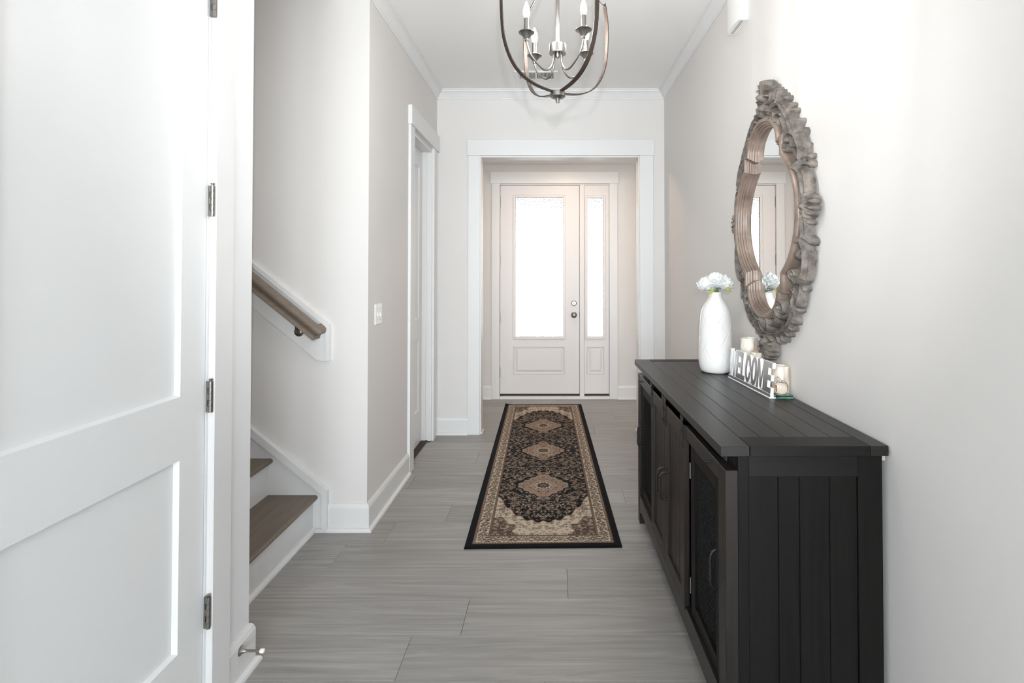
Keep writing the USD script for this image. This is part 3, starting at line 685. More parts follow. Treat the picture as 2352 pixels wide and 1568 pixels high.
        for s in (-1, 1):
            dyy = dy - s * .205; d2 = (np.abs(dx) / .05) ** 1.3 + (np.abs(dyy) / .026) ** 1.3
            fill(d2 < 1.2, 'black'); fill(d2 < 1.0, 'tan'); fill(d2 < .35, 'brown')
    # border band: guard stripe, cream floral band, guard stripe
    D = np.minimum(U, V)
    fill(D < e, 'dkbrown'); fill((D < e - .004) & (D > .05), 'tan')
    along = np.where(U < V, V, U)
    fill((D > .036) & (D < .052), 'brown'); fill((D > .112) & (D < .128), 'brown')
    fill((D > .116) & (D < .123) & (np.sin(along * 420) > -.2), 'rose'); fill((D > .040) & (D < .049) & (np.sin(along * 420) > -.2), 'tan')
    fill((D > .053) & (D < .112), 'cream')
    def band(s):            # a point s along the band, d across it
        return s
    for side in (0, 1):
        total = hv if side == 0 else hu
        for k, s in enumerate(np.arange(.085, total + .05, .0600)):
            def P_(d, ss): return (d, ss) if side == 0 else (ss, d)
            if k % 2 == 0:
                x, y = P_(.084, s); rosette(x, y, .0265, ('brown', 'cream', 'rose'), 8); rosette(x, y, .0170, ('grey', 'dkbrown', 'cream'), 6)
            else:
                x, y = P_(.084, s)
                for r0, c in ((.028, 'dkbrown'), (.0225, 'tan'), (.016, 'brown'), (.009, 'cream')):
                    shape(x, y, .03, lambda du, dv, r0=r0: (np.abs(du) + np.abs(dv)) < r0, c)
            for ss, dd_ in ((s + .030, .070), (s + .030, .098), (s + .022, .064), (s + .038, .104), (s + .024, .104), (s + .036, .064)):
                x, y = P_(dd_, ss); leafy(x - .008, y, .019, .0046, rng.uniform(-.7, .7) + (0 if side else 1.57 * (k % 2)), rng.choice(['dkbrown', 'brown', 'grey', 'dkbrown']))
            x, y = P_(.084, s + .030); shape(x, y, .012, lambda du, dv: np.hypot(du, dv) < .0055, 'rose')
    fill(D < .036, 'black')
    img = ndimage.gaussian_filter(img, (.7, .7, 0))
    # sample on the mesh grid
    gx = np.linspace(-RW2, RW2, nx); gy = np.linspace(-RL2, RL2, ny)
    uu, vv = hu - np.abs(gx), hv - np.abs(gy)
    ii = np.clip((vv / step).astype(int), 0, len(v) - 1); jj = np.clip((uu / step).astype(int), 0, len(u) - 1)
    return gx, gy, img[np.ix_(ii, jj)]
nx, ny = 278, 1005
gx, gy, colr = rug_pattern(nx, ny)
GX, GY = np.meshgrid(gx, gy)
Z = .0085 + .0006 * (meshkit.noise(np.stack([GX * 300, GY * 300, 0 * GX], -1), 3) - .5)
ed = np.minimum(RW2 - np.abs(GX), RL2 - np.abs(GY)); Z = Z - .004 * np.clip(1 - ed / .010, 0, 1) ** 2
Z += .012 * np.clip(1 - np.hypot(GX + RW2, GY - RL2) / .09, 0, 1) ** 1.5      # far left corner curls a little
v = np.stack([GX, GY, Z], -1).reshape(-1, 3)
i, j = np.meshgrid(np.arange(ny - 1), np.arange(nx - 1), indexing='ij'); a = (i * nx + j).ravel()
f = np.vstack([np.c_[a, a + 1, a + nx + 1], np.c_[a, a + nx + 1, a + nx]])
pile = obj('pile', trimesh.Trimesh(v, f, process=False), M_rug, RU, label='woven pile with three medallions, floral field and cream floral border')
UsdGeom.PrimvarsAPI(stage.GetPrimAtPath(pile)).CreatePrimvar('displayColor', Sdf.ValueTypeNames.Color3fArray, 'vertex').Set(Vt.Vec3fArray.FromNumpy(colr.reshape(-1, 3).astype(np.float32)))
loop = [(0, jj) for jj in range(nx)] + [(ii, nx - 1) for ii in range(1, ny)] + [(ny - 1, jj) for jj in range(nx - 2, -1, -1)] + [(ii, 0) for ii in range(ny - 2, 0, -1)]
idx = np.array([a_ * nx + b_ for a_, b_ in loop]); top = v[idx]; bot = top.copy(); bot[:, 2] = np.maximum(.0006, top[:, 2] - .0085); out = top.copy(); out[:, :2] *= 1.0
n = len(top); vv = np.vstack([top, bot]); k = np.arange(n); k2 = (k + 1) % n
obj('binding', trimesh.Trimesh(vv, np.vstack([np.c_[k, n + k, n + k2], np.c_[k, n + k2, k2]]), process=False), M_rugedge, RU, label='black bound edge')

# ---------------------------------------------------------------- cabinet (local: x = depth from the front edge of the top, y = along from the near end)
CB = thing('sideboard_cabinet', 'long espresso wood sideboard with barn doors and mesh doors against the right wall', 'cabinet', (.4975, 1.576, 0), .5)
LT, ZT, TH = 1.567, .934, .030
E0, E1 = .014, 1.553
seams = [.0865, .1525, .2265, .3015, .3755, .4465]
g = .0009
obj('top_border', bx(0, seams[0] - g, 0, LT, ZT - TH, ZT, .0010), M_esp_y, CB)
obj('top_border', bx(seams[-1] + g, .5005, 0, LT, ZT - TH, ZT, .0010), M_esp_y, CB)
obj('breadboard_end', bx(seams[0] + g, seams[-1] - g, 0, .086, ZT - TH, ZT, .0008), M_esp_x, CB)
obj('breadboard_end', bx(seams[0] + g, seams[-1] - g, LT - .086, LT, ZT - TH, ZT, .0008), M_esp_x, CB)
for a, b in zip(seams[:-1], seams[1:]):
    obj('top_plank', bx(a + g, b - g, .0875, LT - .0875, ZT - TH, ZT - .0004, .0006), M_esp_y, CB)
obj('top_core', rawbox(.01, .49, .01, LT - .01, ZT - TH + .002, ZT - .010), M_inside, CB)
F0, FC = .0175, .0555             # face of the front frame, front of the carcass
# near end and far end
def end(y0, y1, out):
    s = -1 if out < 0 else 1
    obj('corner_post', bx(FC, .0875, y0, y1, .0005, .904, .0015), M_esp_z, CB)
    obj('corner_post', bx(.4165, .4895, y0, y1, .0005, .904, .0015), M_esp_z, CB)
    obj('end_rail', bx(.0875, .4165, y0, y1, .838, .904, .0015), M_esp_x, CB)
    obj('end_rail', bx(.0875, .4165, y0, y1, .075, .150, .0015), M_esp_x, CB)
    ya, yb = (y0 + .006, y1 - .004) if out < 0 else (y0 + .004, y1 - .006)
    cuts = [.0875, .1785, .2425, .3335, .4165]
    for a, b in zip(cuts[:-1], cuts[1:]):
        obj('end_plank', bx(a + .0006, b - .0006, ya, yb, .150, .838, .0018), M_esp_z, CB)
end(E0, E0 + .03, -1); end(E1 - .03, E1, 1)
obj('carcass', cat([rawbox(.470, .482, E0 + .03, E1 - .03, .075, .900), rawbox(FC + .002, .470, E0 + .03, E1 - .03, .140, .156), rawbox(.06, .470, E0 + .03, E0 + .036, .156, .9), rawbox(.06, .470, E1 - .036, E1 - .03, .156, .9),
    rawbox(FC + .004, .470, .480, .496, .156, .900), rawbox(FC + .004, .470, 1.124, 1.140, .156, .900), rawbox(FC + .02, .470, .04, E1 - .04, .884, .900), rawbox(.08, .470, .05, 1.51, .50, .515)]), M_inside, CB, label='dark inner carcass and shelf')
obj('back_cleat', bx(.4897, .5004, .016, 1.55, .885, .9035, .0008), M_cleat, CB, label='pale raw wood cleat under the back edge')
obj('front_fascia', bx(FC, FC + .014, E0 + .03, E1 - .03, .845, .904, .001), M_esp_y, CB)
obj('front_post', bx(F0, FC, E0, .082, .0005, .858, .0015), M_esp_f, CB)
obj('front_post', bx(F0, FC, 1.500, E1, .0005, .858, .0015), M_esp_f, CB)
obj('front_rail', bx(F0 + .0008, FC, .082, 1.500, .806, .858, .0012), M_esp_y, CB)
sk = Polygon([(.082, .165), (.082, .065), (.105, .068), (.13, .080), (1.452, .080), (1.477, .068), (1.500, .065), (1.500, .165)])
obj('skirt', extr(sk, F0 + .0006, FC, 'x'), M_esp_y, CB)
# barn doors
def barn(y0, y1, handle_y):
    z0, z1, x0, x1 = .150, .858, F0 - .004, F0 + .0170
    d = obj('barn_door', cat([bx(x0, x1, y0 + .0008, y0 + .055, z0, z1, .0012), bx(x0, x1, y1 - .055, y1 - .0008, z0, z1, .0012), bx(x0, x1, y0 + .055, y1 - .055, z1 - .062, z1, .0012), bx(x0, x1, y0 + .055, y1 - .055, z0, z0 + .062, .0012)]), M_esp_f, CB, label='sliding barn door with recessed planked panel')
    n_ = 4; w_ = (y1 - y0 - .11) / n_
    for k in range(n_):
        obj('panel_plank', bx(x0 + .009, x1 - .001, y0 + .055 + k * w_ + .0006, y0 + .055 + (k + 1) * w_ - .0006, z0 + .060, z1 - .060, .0022), M_esp_f, d)
    for yy in (y0 + .020, y1 - .020):
        strap = cat([bx(x0 - .0035, x0, yy - .0085, yy + .0085, .765, .900, .0008), lathe_x((x0 - .006, yy, .880), .0165, .005)])
        for zz in (.780, .835): strap = cat([strap, lathe_x((x0 - .0065, yy, zz), .0042, .003)])
        obj('hanger_strap', strap, M_black, d, label='black iron roller strap', smooth=35)
    hy = handle_y
    hp = spline([(x0, hy, .440), (x0 - .018, hy, .443), (x0 - .027, hy, .456), (x0 - .029, hy, .500), (x0 - .027, hy, .544), (x0 - .018, hy, .557), (x0, hy, .560)], 26)
    obj('handle', cat([tube(hp, .0040, 10), lathe_x((x0 - .003, hy, .440), .0085, .003), lathe_x((x0 - .003, hy, .560), .0085, .003)]), M_black, d, label='black bow pull handle', smooth=35)
def lathe_x(c, r, h, n=20):
    m = lathe([(0, 0), (r, 0), (r, h), (0, h)], n); m.apply_transform(trimesh.transformations.rotation_matrix(np.pi / 2, [0, 1, 0])); m.apply_translation(c); return m
barn(.482, .8205, .7945); barn(.8225, 1.133, .849)
obj('track', cat([bx(F0 + .018, F0 + .023, E0 + .05, E1 - .05, .868, .892, .0008)]), M_black, CB, label='black iron track for the sliding doors')
for y_ in (.170, 1.44):
    obj('track_stop', lathe_x((F0 - .014, y_, .829), .0042, .016), M_black, CB, label='black door stop pin', smooth=35)
# mesh doors, set back in the end bays
def mesh_door(y0, y1, hinge_side):
    z0, z1, x0, x1 = .168, .804, F0 + .010, F0 + .028
    st = .052
    d = obj('mesh_door', cat([bx(x0, x1, y0, y0 + st, z0, z1, .0012), bx(x0, x1, y1 - st, y1, z0, z1, .0012), bx(x0, x1, y0 + st, y1 - st, z1 - st, z1, .0012), bx(x0, x1, y0 + st, y1 - st, z0, z0 + st, .0012)]), M_esp_z, CB, label='framed door filled with black wire mesh')
    a0, a1, b0, b1 = y0 + st, y1 - st, z0 + st, z1 - st; win = sbox(a0, b0, a1, b1); ms = []
    sp = .0085
    for sg in (1, -1):
        c = -2.0
        while c < 2.0:
            l = LineString([(a0 - 1, c + sg * (-1) * 1.6), (a0 + 1, c + sg * 1.6)]).intersection(win)
            if not l.is_empty and l.length > .004:
                (p0, p1) = np.array(l.coords); xx = x0 + .010 + .0006 * sg
                ms.append(tube([(xx, *p0), (xx, *p1)], .0008, 4, cap=False))
            c += sp * math.hypot(1, 1.6)
    obj('wire_mesh', cat(ms), M_black, d, label='black woven wire mesh', kind='stuff')
    hy = y0 + .026 if hinge_side > 0 else y1 - .026
    hp = spline([(x0, hy, .452), (x0 - .018, hy, .455), (x0 - .025, hy, .468), (x0 - .026, hy, .512), (x0 - .025, hy, .556), (x0 - .018, hy, .569), (x0, hy, .572)], 26)
    obj('handle', tube(hp, .0038, 10), M_black, d, label='black bow pull handle', smooth=35)
    hh = y1 + .003 if hinge_side > 0 else y0 - .003
    for zc in (.27, .70):
        obj('hinge', tube([(x0 - .001, hh, zc - .03), (x0 - .001, hh, zc + .03)], .0030, 10), M_nickel, d, label='small metal hinge pin', smooth=35)
mesh_door(.085, .436, 1); mesh_door(1.160, 1.497, -1)

# ---------------------------------------------------------------- carved mirror (u: towards the camera along the wall, v: up, h: out from the wall)
MY, MZ = 2.385, 1.692
t = thing('wall_mirror', 'ornate oval mirror in a carved grey scrollwork frame on the right wall', 'mirror', (XR, MY, MZ))
def outline():
    pts = []
    for a in np.linspace(90, 0, 16): pts.append((.165 * math.cos(math.radians(a)), .315 + .122 * math.sin(math.radians(a))))
    pts += [(.165, .312), (.200, .312), (.200, .247)]
    R = .2876; c = .0494; a0 = math.atan2(.245, .200 - c)
    for a in np.linspace(a0, -a0, 33)[1:-1]: pts.append((c + R * math.cos(a), R * math.sin(a)))
    pts += [(.200, -.247), (.200, -.312), (.165, -.312)]
    for a in np.linspace(0, -90, 16): pts.append((.165 * math.cos(math.radians(a)), -.315 + .122 * math.sin(math.radians(a))))
    left = [(-x, y) for x, y in pts[::-1]][1:-1]
    return np.array(pts + left)                       # clockwise
OUT = outline()
def offset(P, o):
    """mitred offset of the closed clockwise outline; positive = outwards"""
    d = np.roll(P, -1, 0) - P; d /= np.linalg.norm(d, axis=1, keepdims=True); n = np.c_[-d[:, 1], d[:, 0]]      # outward for clockwise
    m = np.roll(n, 1, 0) + n; m /= np.maximum((m * n).sum(1, keepdims=True), .35); return P + o * m
prof = [(.018, .010), (.018, .055), (.0155, .061), (.010, .066), (.003, .0680), (-.003, .067), (-.0065, .063), (-.0080, .058), (-.0130, .057), (-.0143, .055), (-.0150, .0485), (-.0200, .0475), (-.0214, .0455), (-.0222, .0390), (-.0275, .0385), (-.0289, .0365), (-.0297, .0255), (-.0360, .0255)]
n = len(OUT); v, f = [], []
for o, h in prof:
    for x, y in offset(OUT, o): v.append((-h, -x, y))
for i in range(len(prof) - 1):
    for j in range(n):
        k = (j + 1) % n; f += [[i * n + j, (i + 1) * n + k, i * n + k], [i * n + j, (i + 1) * n + j, (i + 1) * n + k]]
mo = trimesh.Trimesh(np.array(v), f, process=False)
cen = mo.triangles_center; nrm_ = mo.face_normals
if np.sum(nrm_[:, 0]) > 0: mo = trimesh.Trimesh(mo.vertices, mo.faces[:, ::-1], process=False)
obj('inner_moulding', mo, M_mould, t, label='stepped rose-brown moulding with lobed outline', smooth=28)
gp = offset(OUT, -.032); gl = trimesh.Trimesh(*trimesh.creation.triangulate_polygon(Polygon(gp), engine='earcut'), process=False) if False else None
tv, tf = trimesh.creation.triangulate_polygon(Polygon(gp), engine='earcut')
gm = trimesh.Trimesh(np.c_[np.full(len(tv), -.0262), -tv[:, 0], tv[:, 1]], tf, process=False)
if gm.face_normals[0][0] > 0: gm = trimesh.Trimesh(gm.vertices, gm.faces[:, ::-1], process=False)
obj('glass', gm, M_mirror, t, label='mirror glass')

# the carving: a relief built from scrolls, leaves and shells, on a 2.5 mm grid
cs = .0025
us = np.arange(0, .500, cs); vs = np.arange(-.66, .66, cs)
UU, VV = np.meshgrid(us, vs)
Hf = np.zeros_like(UU); Sil = np.zeros_like(UU, bool)
def stamp(cx, cy, rr):
    i0, i1 = max(0, int((cy - rr + .66) / cs)), min(len(vs), int((cy + rr + .66) / cs) + 2); j0, j1 = max(0, int((cx - rr) / cs)), min(len(us), int((cx + rr) / cs) + 2)
    return slice(i0, max(i0, i1)), slice(j0, max(j0, j1))
def stroke(pts, r0, r1, h0, h1, fl=0.0, nfl=3, base=.010, bulge=0.0):
    """half-round scroll along a spline; fl: depth of the flutes that run along it"""
    pts = np.asarray(pts, float); L = np.sum(np.linalg.norm(np.diff(pts, axis=0), axis=1)); N = max(12, int(L / .0018)); p = spline(pts, N)
    d = np.gradient(p, axis=0); d /= np.linalg.norm(d, axis=1, keepdims=True); s = np.linspace(0, 1, N)
    rad = r0 + (r1 - r0) * s + bulge * np.sin(np.pi * s); hh = h0 + (h1 - h0) * s
    lo = p.min(0) - rad.max() - cs; hi = p.max(0) + rad.max() + cs
    i0, i1 = max(0, int((lo[1] + .66) / cs)), min(len(vs), int((hi[1] + .66) / cs) + 2); j0, j1 = max(0, int(lo[0] / cs)), min(len(us), int(hi[0] / cs) + 2)
    if i1 <= i0 or j1 <= j0: return
    from scipy.spatial import cKDTree
    q = np.c_[UU[i0:i1, j0:j1].ravel(), VV[i0:i1, j0:j1].ravel()]; dist, ix = cKDTree(p).query(q)
    rel = dist / rad[ix]; off = q - p[ix]; sd = (-d[ix, 1] * off[:, 0] + d[ix, 0] * off[:, 1]) / rad[ix]
    m = rel < 1; h = base + hh[ix] * np.clip(1 - rel ** 2, 0, 1) ** .68 * (1 - min(.62, 1.6 * fl) * (.5 + .5 * np.cos(2 * np.pi * nfl * sd * .5 + np.pi)))
    H = Hf[i0:i1, j0:j1].ravel(); S = Sil[i0:i1, j0:j1].ravel()
    H[m] = np.maximum(H[m], h[m]); S[m] = True; Hf[i0:i1, j0:j1] = H.reshape(i1 - i0, -1); Sil[i0:i1, j0:j1] = S.reshape(i1 - i0, -1)
def spiral(c, r, turns, a0, sgn, w=.011, h=.026):
    a = np.linspace(0, turns * 2 * np.pi, 50); rr = r * (1 - .80 * a / a[-1])
    stroke(np.c_[c[0] + rr * np.cos(a0 + sgn * a), c[1] + rr * np.sin(a0 + sgn * a)], w, w * .55, h, h * .9, .25, 1, base=.012)
    ball(c, r * .30, h + .008)
def ball(c, r, h, asp=1.0, ang=0.0, base=.010):
    sl_ = stamp(c[0], c[1], r * max(1, asp) * 1.1); du, dv = UU[sl_] - c[0], VV[sl_] - c[1]
    ca, sa = math.cos(ang), math.sin(ang); p, q = (du * ca + dv * sa) / asp, -du * sa + dv * ca
    rel = np.hypot(p, q) / r; m = rel < 1; x = base + h * np.sqrt(np.clip(1 - rel ** 2, 0, 1)); Hs = Hf[sl_]; Hs[m] = np.maximum(Hs[m], x[m]); Sil[sl_] |= m
def shell(c, r, ang, h, spread=1.25, ribs=5):
    """fan of rounded ribs"""
    for k in range(ribs):
        a = ang + spread * (k / (ribs - 1) - .5) * 2; R = r * (1 - .18 * abs(k / (ribs - 1) - .5) * 2)
        stroke([(c[0], c[1]), (c[0] + .55 * R * math.cos(a), c[1] + .55 * R * math.sin(a)), (c[0] + R * math.cos(a), c[1] + R * math.sin(a))], r * .10, r * .22, h * .75, h, .15, 1, base=.010)
    ball(c, r * .28, h * 1.05)
def finger(tu, tv, ang, L, w, h=.028, bend=.25):
    """one acanthus finger: tip, direction in degrees, length, half width"""
    a = math.radians(ang); tip = np.array([tu, tv]); d = np.array([math.cos(a), math.sin(a)]); q = np.array([-d[1], d[0]])
    tip = tip - d * w; b = tip - d * (L - w) - q * bend * L * .35; mid = tip - d * .48 * (L - w) + q * bend * L * .12
    stroke([b, mid, tip], w * .55, w, h * .9, h * .72, .34, 2, base=.006, bulge=w * .10)
# plate behind everything
plate = Polygon([(0, .47), (.04, .50), (.11, .475), (.18, .43), (.235, .37), (.285, .29), (.325, .24), (.350, .16), (.362, .07), (.366, 0), (.362, -.07), (.352, -.15), (.325, -.25), (.285, -.32), (.235, -.39), (.18, -.455), (.11, -.50), (.05, -.52), (0, -.53), (0, -.40), (0, .40)])
holes = [affinity.rotate(affinity.scale(Point(.318, .206).buffer(1), .026, .016), -50), affinity.rotate(affinity.scale(Point(.342, -.190).buffer(1), .030, .013), 75)]
for h_ in holes: plate = plate.difference(h_)
shapely.prepare(plate)
inside = shapely.contains_xy(plate, UU.ravel(), VV.ravel()).reshape(UU.shape); Sil |= inside; Hf[inside] = np.maximum(Hf[inside], .006)
for f_ in ((.066, .592, 72, .060, .014), (.098, .566, 62, .055, .015), (.130, .545, 58, .055, .014), (.158, .520, 52, .050, .015), (.189, .498, 45, .062, .015), (.228, .457, 58, .070, .011), (.254, .424, 40, .060, .013),
           (.300, .372, 58, .060, .011), (.330, .322, 34, .085, .020, .036), (.322, .292, 8, .060, .013), (.356, .252, 12, .050, .015), (.384, .204, 8, .052, .014), (.390, .170, -4, .052, .015), (.376, .118, 2, .040, .011), (.384, .088, -8, .046, .012),
           (.389, -.062, -58, .060, .011), (.402, -.134, -30, .062, .018, .034), (.388, -.170, -14, .040, .012), (.384, -.204, -52, .085, .012), (.372, -.240, -48, .060, .010), (.360, -.276, -40, .066, .020, .036), (.334, -.318, -62, .075, .012),
           (.304, -.358, -46, .070, .019, .034), (.290, -.398, -30, .050, .016), (.256, -.452, -44, .062, .018, .034), (.226, -.484, -52, .045, .015), (.188, -.512, -58, .052, .017), (.146, -.540, -66, .050, .016), (.104, -.554, -74, .044, .014)):
    finger(*f_)
# main scrolls, one half; the other half is its mirror image
top_c = [(.030, .470), (.075, .492), (.130, .480), (.190, .432), (.238, .372), (.272, .318)]
stroke(top_c, .012, .021, .026, .030, .35, 3)
stroke([(.020, .452), (.052, .428), (.060, .395), (.040, .372)], .011, .008, .028, .026, .3, 1); spiral((.092, .425), .036, 1.5, 2.2, -1)
spiral((.150, .398), .034, 1.4, .6, 1); stroke([(.184, .402), (.205, .360), (.214, .325), (.208, .292)], .013, .010, .028, .024, .35, 2)
mid_c = [(.232, .300), (.262, .318), (.298, .298), (.328, .255), (.338, .215), (.318, .178), (.288, .180)]
stroke(mid_c, .014, .017, .030, .030, .35, 2, bulge=.004); spiral((.276, .172), .018, 1.2, .5, 1, .008, .024); spiral((.236, .268), .024, 1.3, 1.4, 1, .009, .026)
side_c = [(.300, .168), (.335, .150), (.358, .105), (.366, .060), (.372, .020)]
for o_ in (-.020, 0, .020): stroke([(x + o_ * .8 + .002, y) for x, y in side_c], .012, .013, .020 + (.012 if o_ == 0 else 0), .024, .3, 2)
shell((.372, .010), .056, .0, .030, 1.15, 6); ball((.362, .008), .020, .022); shell((.362, -.010), .040, -1.9, .022, .7, 4)
low_c = [(.366, -.030), (.362, -.080), (.350, -.118), (.322, -.128), (.306, -.108)]
stroke(low_c, .020, .012, .028, .026, .4, 3); spiral((.322, -.108), .020, 1.2, 3.6, 1, .008, .026)
bel_c = [(.350, -.120), (.368, -.165), (.366, -.215), (.345, -.262), (.312, -.285), (.280, -.272)]
stroke(bel_c, .013, .017, .030, .030, .35, 2, bulge=.004); spiral((.276, -.250), .024, 1.3, 5.0, -1, .009, .026); ball((.322, -.172), .020, .024, 1.5, .6)
for k, (a, b) in enumerate((((.300, -.290), (.262, -.398)), ((.318, -.292), (.296, -.372)), ((.280, -.290), (.232, -.405)))):
    stroke([a, ((a[0] + b[0]) / 2 + .006, (a[1] + b[1]) / 2), b], .009, .014, .022, .026, .35, 2)
bot_c = [(.262, -.360), (.240, -.425), (.188, -.474), (.125, -.500), (.070, -.512)]
stroke(bot_c, .015, .018, .028, .028, .35, 3)
spiral((.176, -.392), .042, 1.7, 5.4, -1, .012, .030); stroke([(.138, -.405), (.118, -.445), (.080, -.470), (.040, -.468)], .014, .010, .028, .026, .35, 2); spiral((.110, -.424), .022, 1.2, 1.0, 1, .009, .026)
ball((0, -.468), .036, .034, 1.0); ball((0, -.452), .014, .044); stroke([(.036, -.440), (.046, -.475), (.026, -.505), (0, -.512)], .008, .008, .028, .028)
# shells above and below
for a in (90, 62, 34, 6, -22): 
    r_ = math.radians(a); stroke([(0, .545), (.026 * math.cos(r_), .556 + .030 * math.sin(r_)), (.052 * math.cos(r_), .562 + .055 * math.sin(r_))], .008, .014, .036, .040, .25, 2)
ball((0, .548), .024, .050); stroke([(0, .520), (.030, .512), (.058, .520), (.070, .545)], .012, .010, .030, .028, .3, 2); ball((0, .500), .022, .040); stroke([(0, .462), (.018, .480), (.040, .478)], .012, .009, .034, .030)
for a in (-90, -62, -34, -6, 24):
    r_ = math.radians(a); stroke([(0, -.560), (.028 * math.cos(r_), -.568 + .026 * math.sin(r_)), (.052 * math.cos(r_), -.578 + .046 * math.sin(r_))], .010, .015, .036, .036, .25, 2)
ball((0, -.556), .024, .046); stroke([(0, -.530), (.030, -.528), (.055, -.540)], .012, .010, .030, .026)
# far pieces of the frame lie under the moulding: cut them off at its crest
core = Polygon(offset(OUT, .008)); shapely.prepare(core)
cut = shapely.contains_xy(core, UU.ravel(), VV.ravel()).reshape(UU.shape); Sil &= ~cut
for h_ in holes: Sil &= ~shapely.contains_xy(affinity.scale(h_, .8, .8), UU.ravel(), VV.ravel()).reshape(UU.shape)
wob = .0022 * (meshkit.fbm(np.stack([UU * 70, VV * 70, 0 * UU], -1), 3, 4) - .5)
dl = ndimage.distance_transform_edt(~cut) * cs
ramp = np.clip(1 - dl / .085, 0, 1); ramp = ramp * ramp * (3 - 2 * ramp)
Hs = Hf * 1.28 + wob + .012 * ramp + .009
Hs = .40 * Hs + .60 * ndimage.gaussian_filter(Hs, 1.0)
Hfull = np.hstack([Hs[:, :0:-1], Hs]); Sfull = np.hstack([Sil[:, :0:-1], Sil]); ufull = np.r_[-us[:0:-1], us]
Sfull = ndimage.binary_opening(Sfull, iterations=1)
ny_, nx_ = Sfull.shape
cell = Sfull[:-1, :-1] & Sfull[1:, :-1] & Sfull[:-1, 1:] & Sfull[1:, 1:]
ci, cj = np.nonzero(cell); vid = lambda i, j: i * nx_ + j
a, b, c, d = vid(ci, cj), vid(ci, cj + 1), vid(ci + 1, cj + 1), vid(ci + 1, cj)
FU, FV = np.meshgrid(ufull, vs)
topv = np.stack([-np.clip(Hfull, .006, .10), -FU, FV], -1).reshape(-1, 3); botv = topv.copy(); botv[:, 0] = np.minimum(-.0004, topv[:, 0] + .020)
faces = [np.c_[a, c, b], np.c_[a, d, c]]; N_ = len(topv); pad = np.pad(cell, 1)
for (di, dj), (p, q) in (((-1, 0), (0, 1)), ((1, 0), (2, 3)), ((0, -1), (3, 0)), ((0, 1), (1, 2))):
    e = ~pad[ci + 1 + di, cj + 1 + dj]; cor = [a, b, c, d]; s_, e_ = cor[p][e], cor[q][e]
    faces += [np.c_[s_, e_, e_ + N_], np.c_[s_, e_ + N_, s_ + N_]]
fc = np.vstack(faces); allv = np.vstack([topv, botv]); used = np.unique(fc); remap = np.zeros(len(allv), int); remap[used] = np.arange(len(used))
top_f = np.vstack(faces[:2]); ed = np.sort(np.vstack([top_f[:, [0, 1]], top_f[:, [1, 2]], top_f[:, [2, 0]]]), 1); ue, uc = np.unique(ed, axis=0, return_counts=True); be = ue[uc == 1]
for _ in range(8):                                    # smooth the stair-stepped silhouette of the grid
    acc = np.zeros((N_, 2)); cnt_ = np.zeros(N_)
    for p_, q_ in ((0, 1), (1, 0)): np.add.at(acc, be[:, p_], allv[be[:, q_], 1:]); np.add.at(cnt_, be[:, p_], 1)
    bi = np.nonzero(cnt_)[0]; allv[bi, 1:] = .45 * allv[bi, 1:] + .55 * acc[bi] / cnt_[bi, None]
for _ in range(14):                                   # and the height along it
    acc = np.zeros(N_); cnt_ = np.zeros(N_)
    for p_, q_ in ((0, 1), (1, 0)): np.add.at(acc, be[:, p_], allv[be[:, q_], 0]); np.add.at(cnt_, be[:, p_], 1)
    bi = np.nonzero(cnt_)[0]; allv[bi, 0] = .4 * allv[bi, 0] + .6 * acc[bi] / cnt_[bi]
allv[N_:, 1:] = allv[:N_, 1:]; allv[N_:, 0] = np.minimum(-.0004, allv[:N_, 0] + .020)
fr = trimesh.Trimesh(allv[used], remap[fc], process=False)
if fr.face_normals[:len(a), 0].sum() > 0: fr = trimesh.Trimesh(fr.vertices, fr.faces[:, ::-1], process=False)
obj('carved_frame', fr, M_carved, t, label='carved grey scroll and leaf frame', smooth=55)

# ---------------------------------------------------------------- vase and flower
VX, VY = .845, 2.755
t = thing('vase', 'tall white glazed vase with incised diamond lines on the cabinet', 'vase', (VX, VY, ZT))
vp = spline([(.060, 0), (.074, .008), (.0805, .022), (.0850, .045), (.0862, .075), (.0853, .12), (.0838, .168), (.0795, .242), (.0715, .3155), (.056, .350), (.040, .374), (.0315, .392), (.0300, .402), (.0320, .413)], 150)
na = 240; an = np.arange(na) * 2 * np.pi / na; R_ = np.repeat(vp[:, :1], na, 1); zz = vp[:, 1:]; A_ = an[None]
ph = 6 * (A_ / (2 * np.pi)); k_ = zz / .20
dd = np.minimum(np.abs((ph + k_ * 1.5) % 1 - .5), np.abs((ph - k_ * 1.5) % 1 - .5)) * (2 * np.pi * .085 / 6) * .55
win = np.clip((zz - .035) / .02, 0, 1) * np.clip((.325 - zz) / .02, 0, 1)
R_ = R_ - .0017 * np.exp(-(dd / .0012) ** 2) * win
v = np.stack([R_ * np.cos(A_), R_ * np.sin(A_), np.repeat(zz, na, 1)], -1).reshape(-1, 3); f = []
m_ = len(vp)
ii, jj = np.meshgrid(np.arange(m_ - 1), np.arange(na), indexing='ij'); kk = (jj + 1) % na
f = np.vstack([np.c_[(ii * na + jj).ravel(), (ii * na + kk).ravel(), ((ii + 1) * na + kk).ravel()], np.c_[(ii * na + jj).ravel(), ((ii + 1) * na + kk).ravel(), ((ii + 1) * na + jj).ravel()]])
body = trimesh.Trimesh(v, f, process=False)
inner = lathe([(.032, .413), (.0285, .4135), (.0255, .408), (.0240, .395), (.030, .37), (.030, .36), (0, .36)], na)
base = lathe([(0, .0005), (.060, .0005), (.060, .0)], na)
obj('body', cat([body, lathe([(0, .0004), (.0601, .0004)], na)]), M_ceramic, t, smooth=True)
obj('lip', inner, M_ceramic, t, smooth=True)

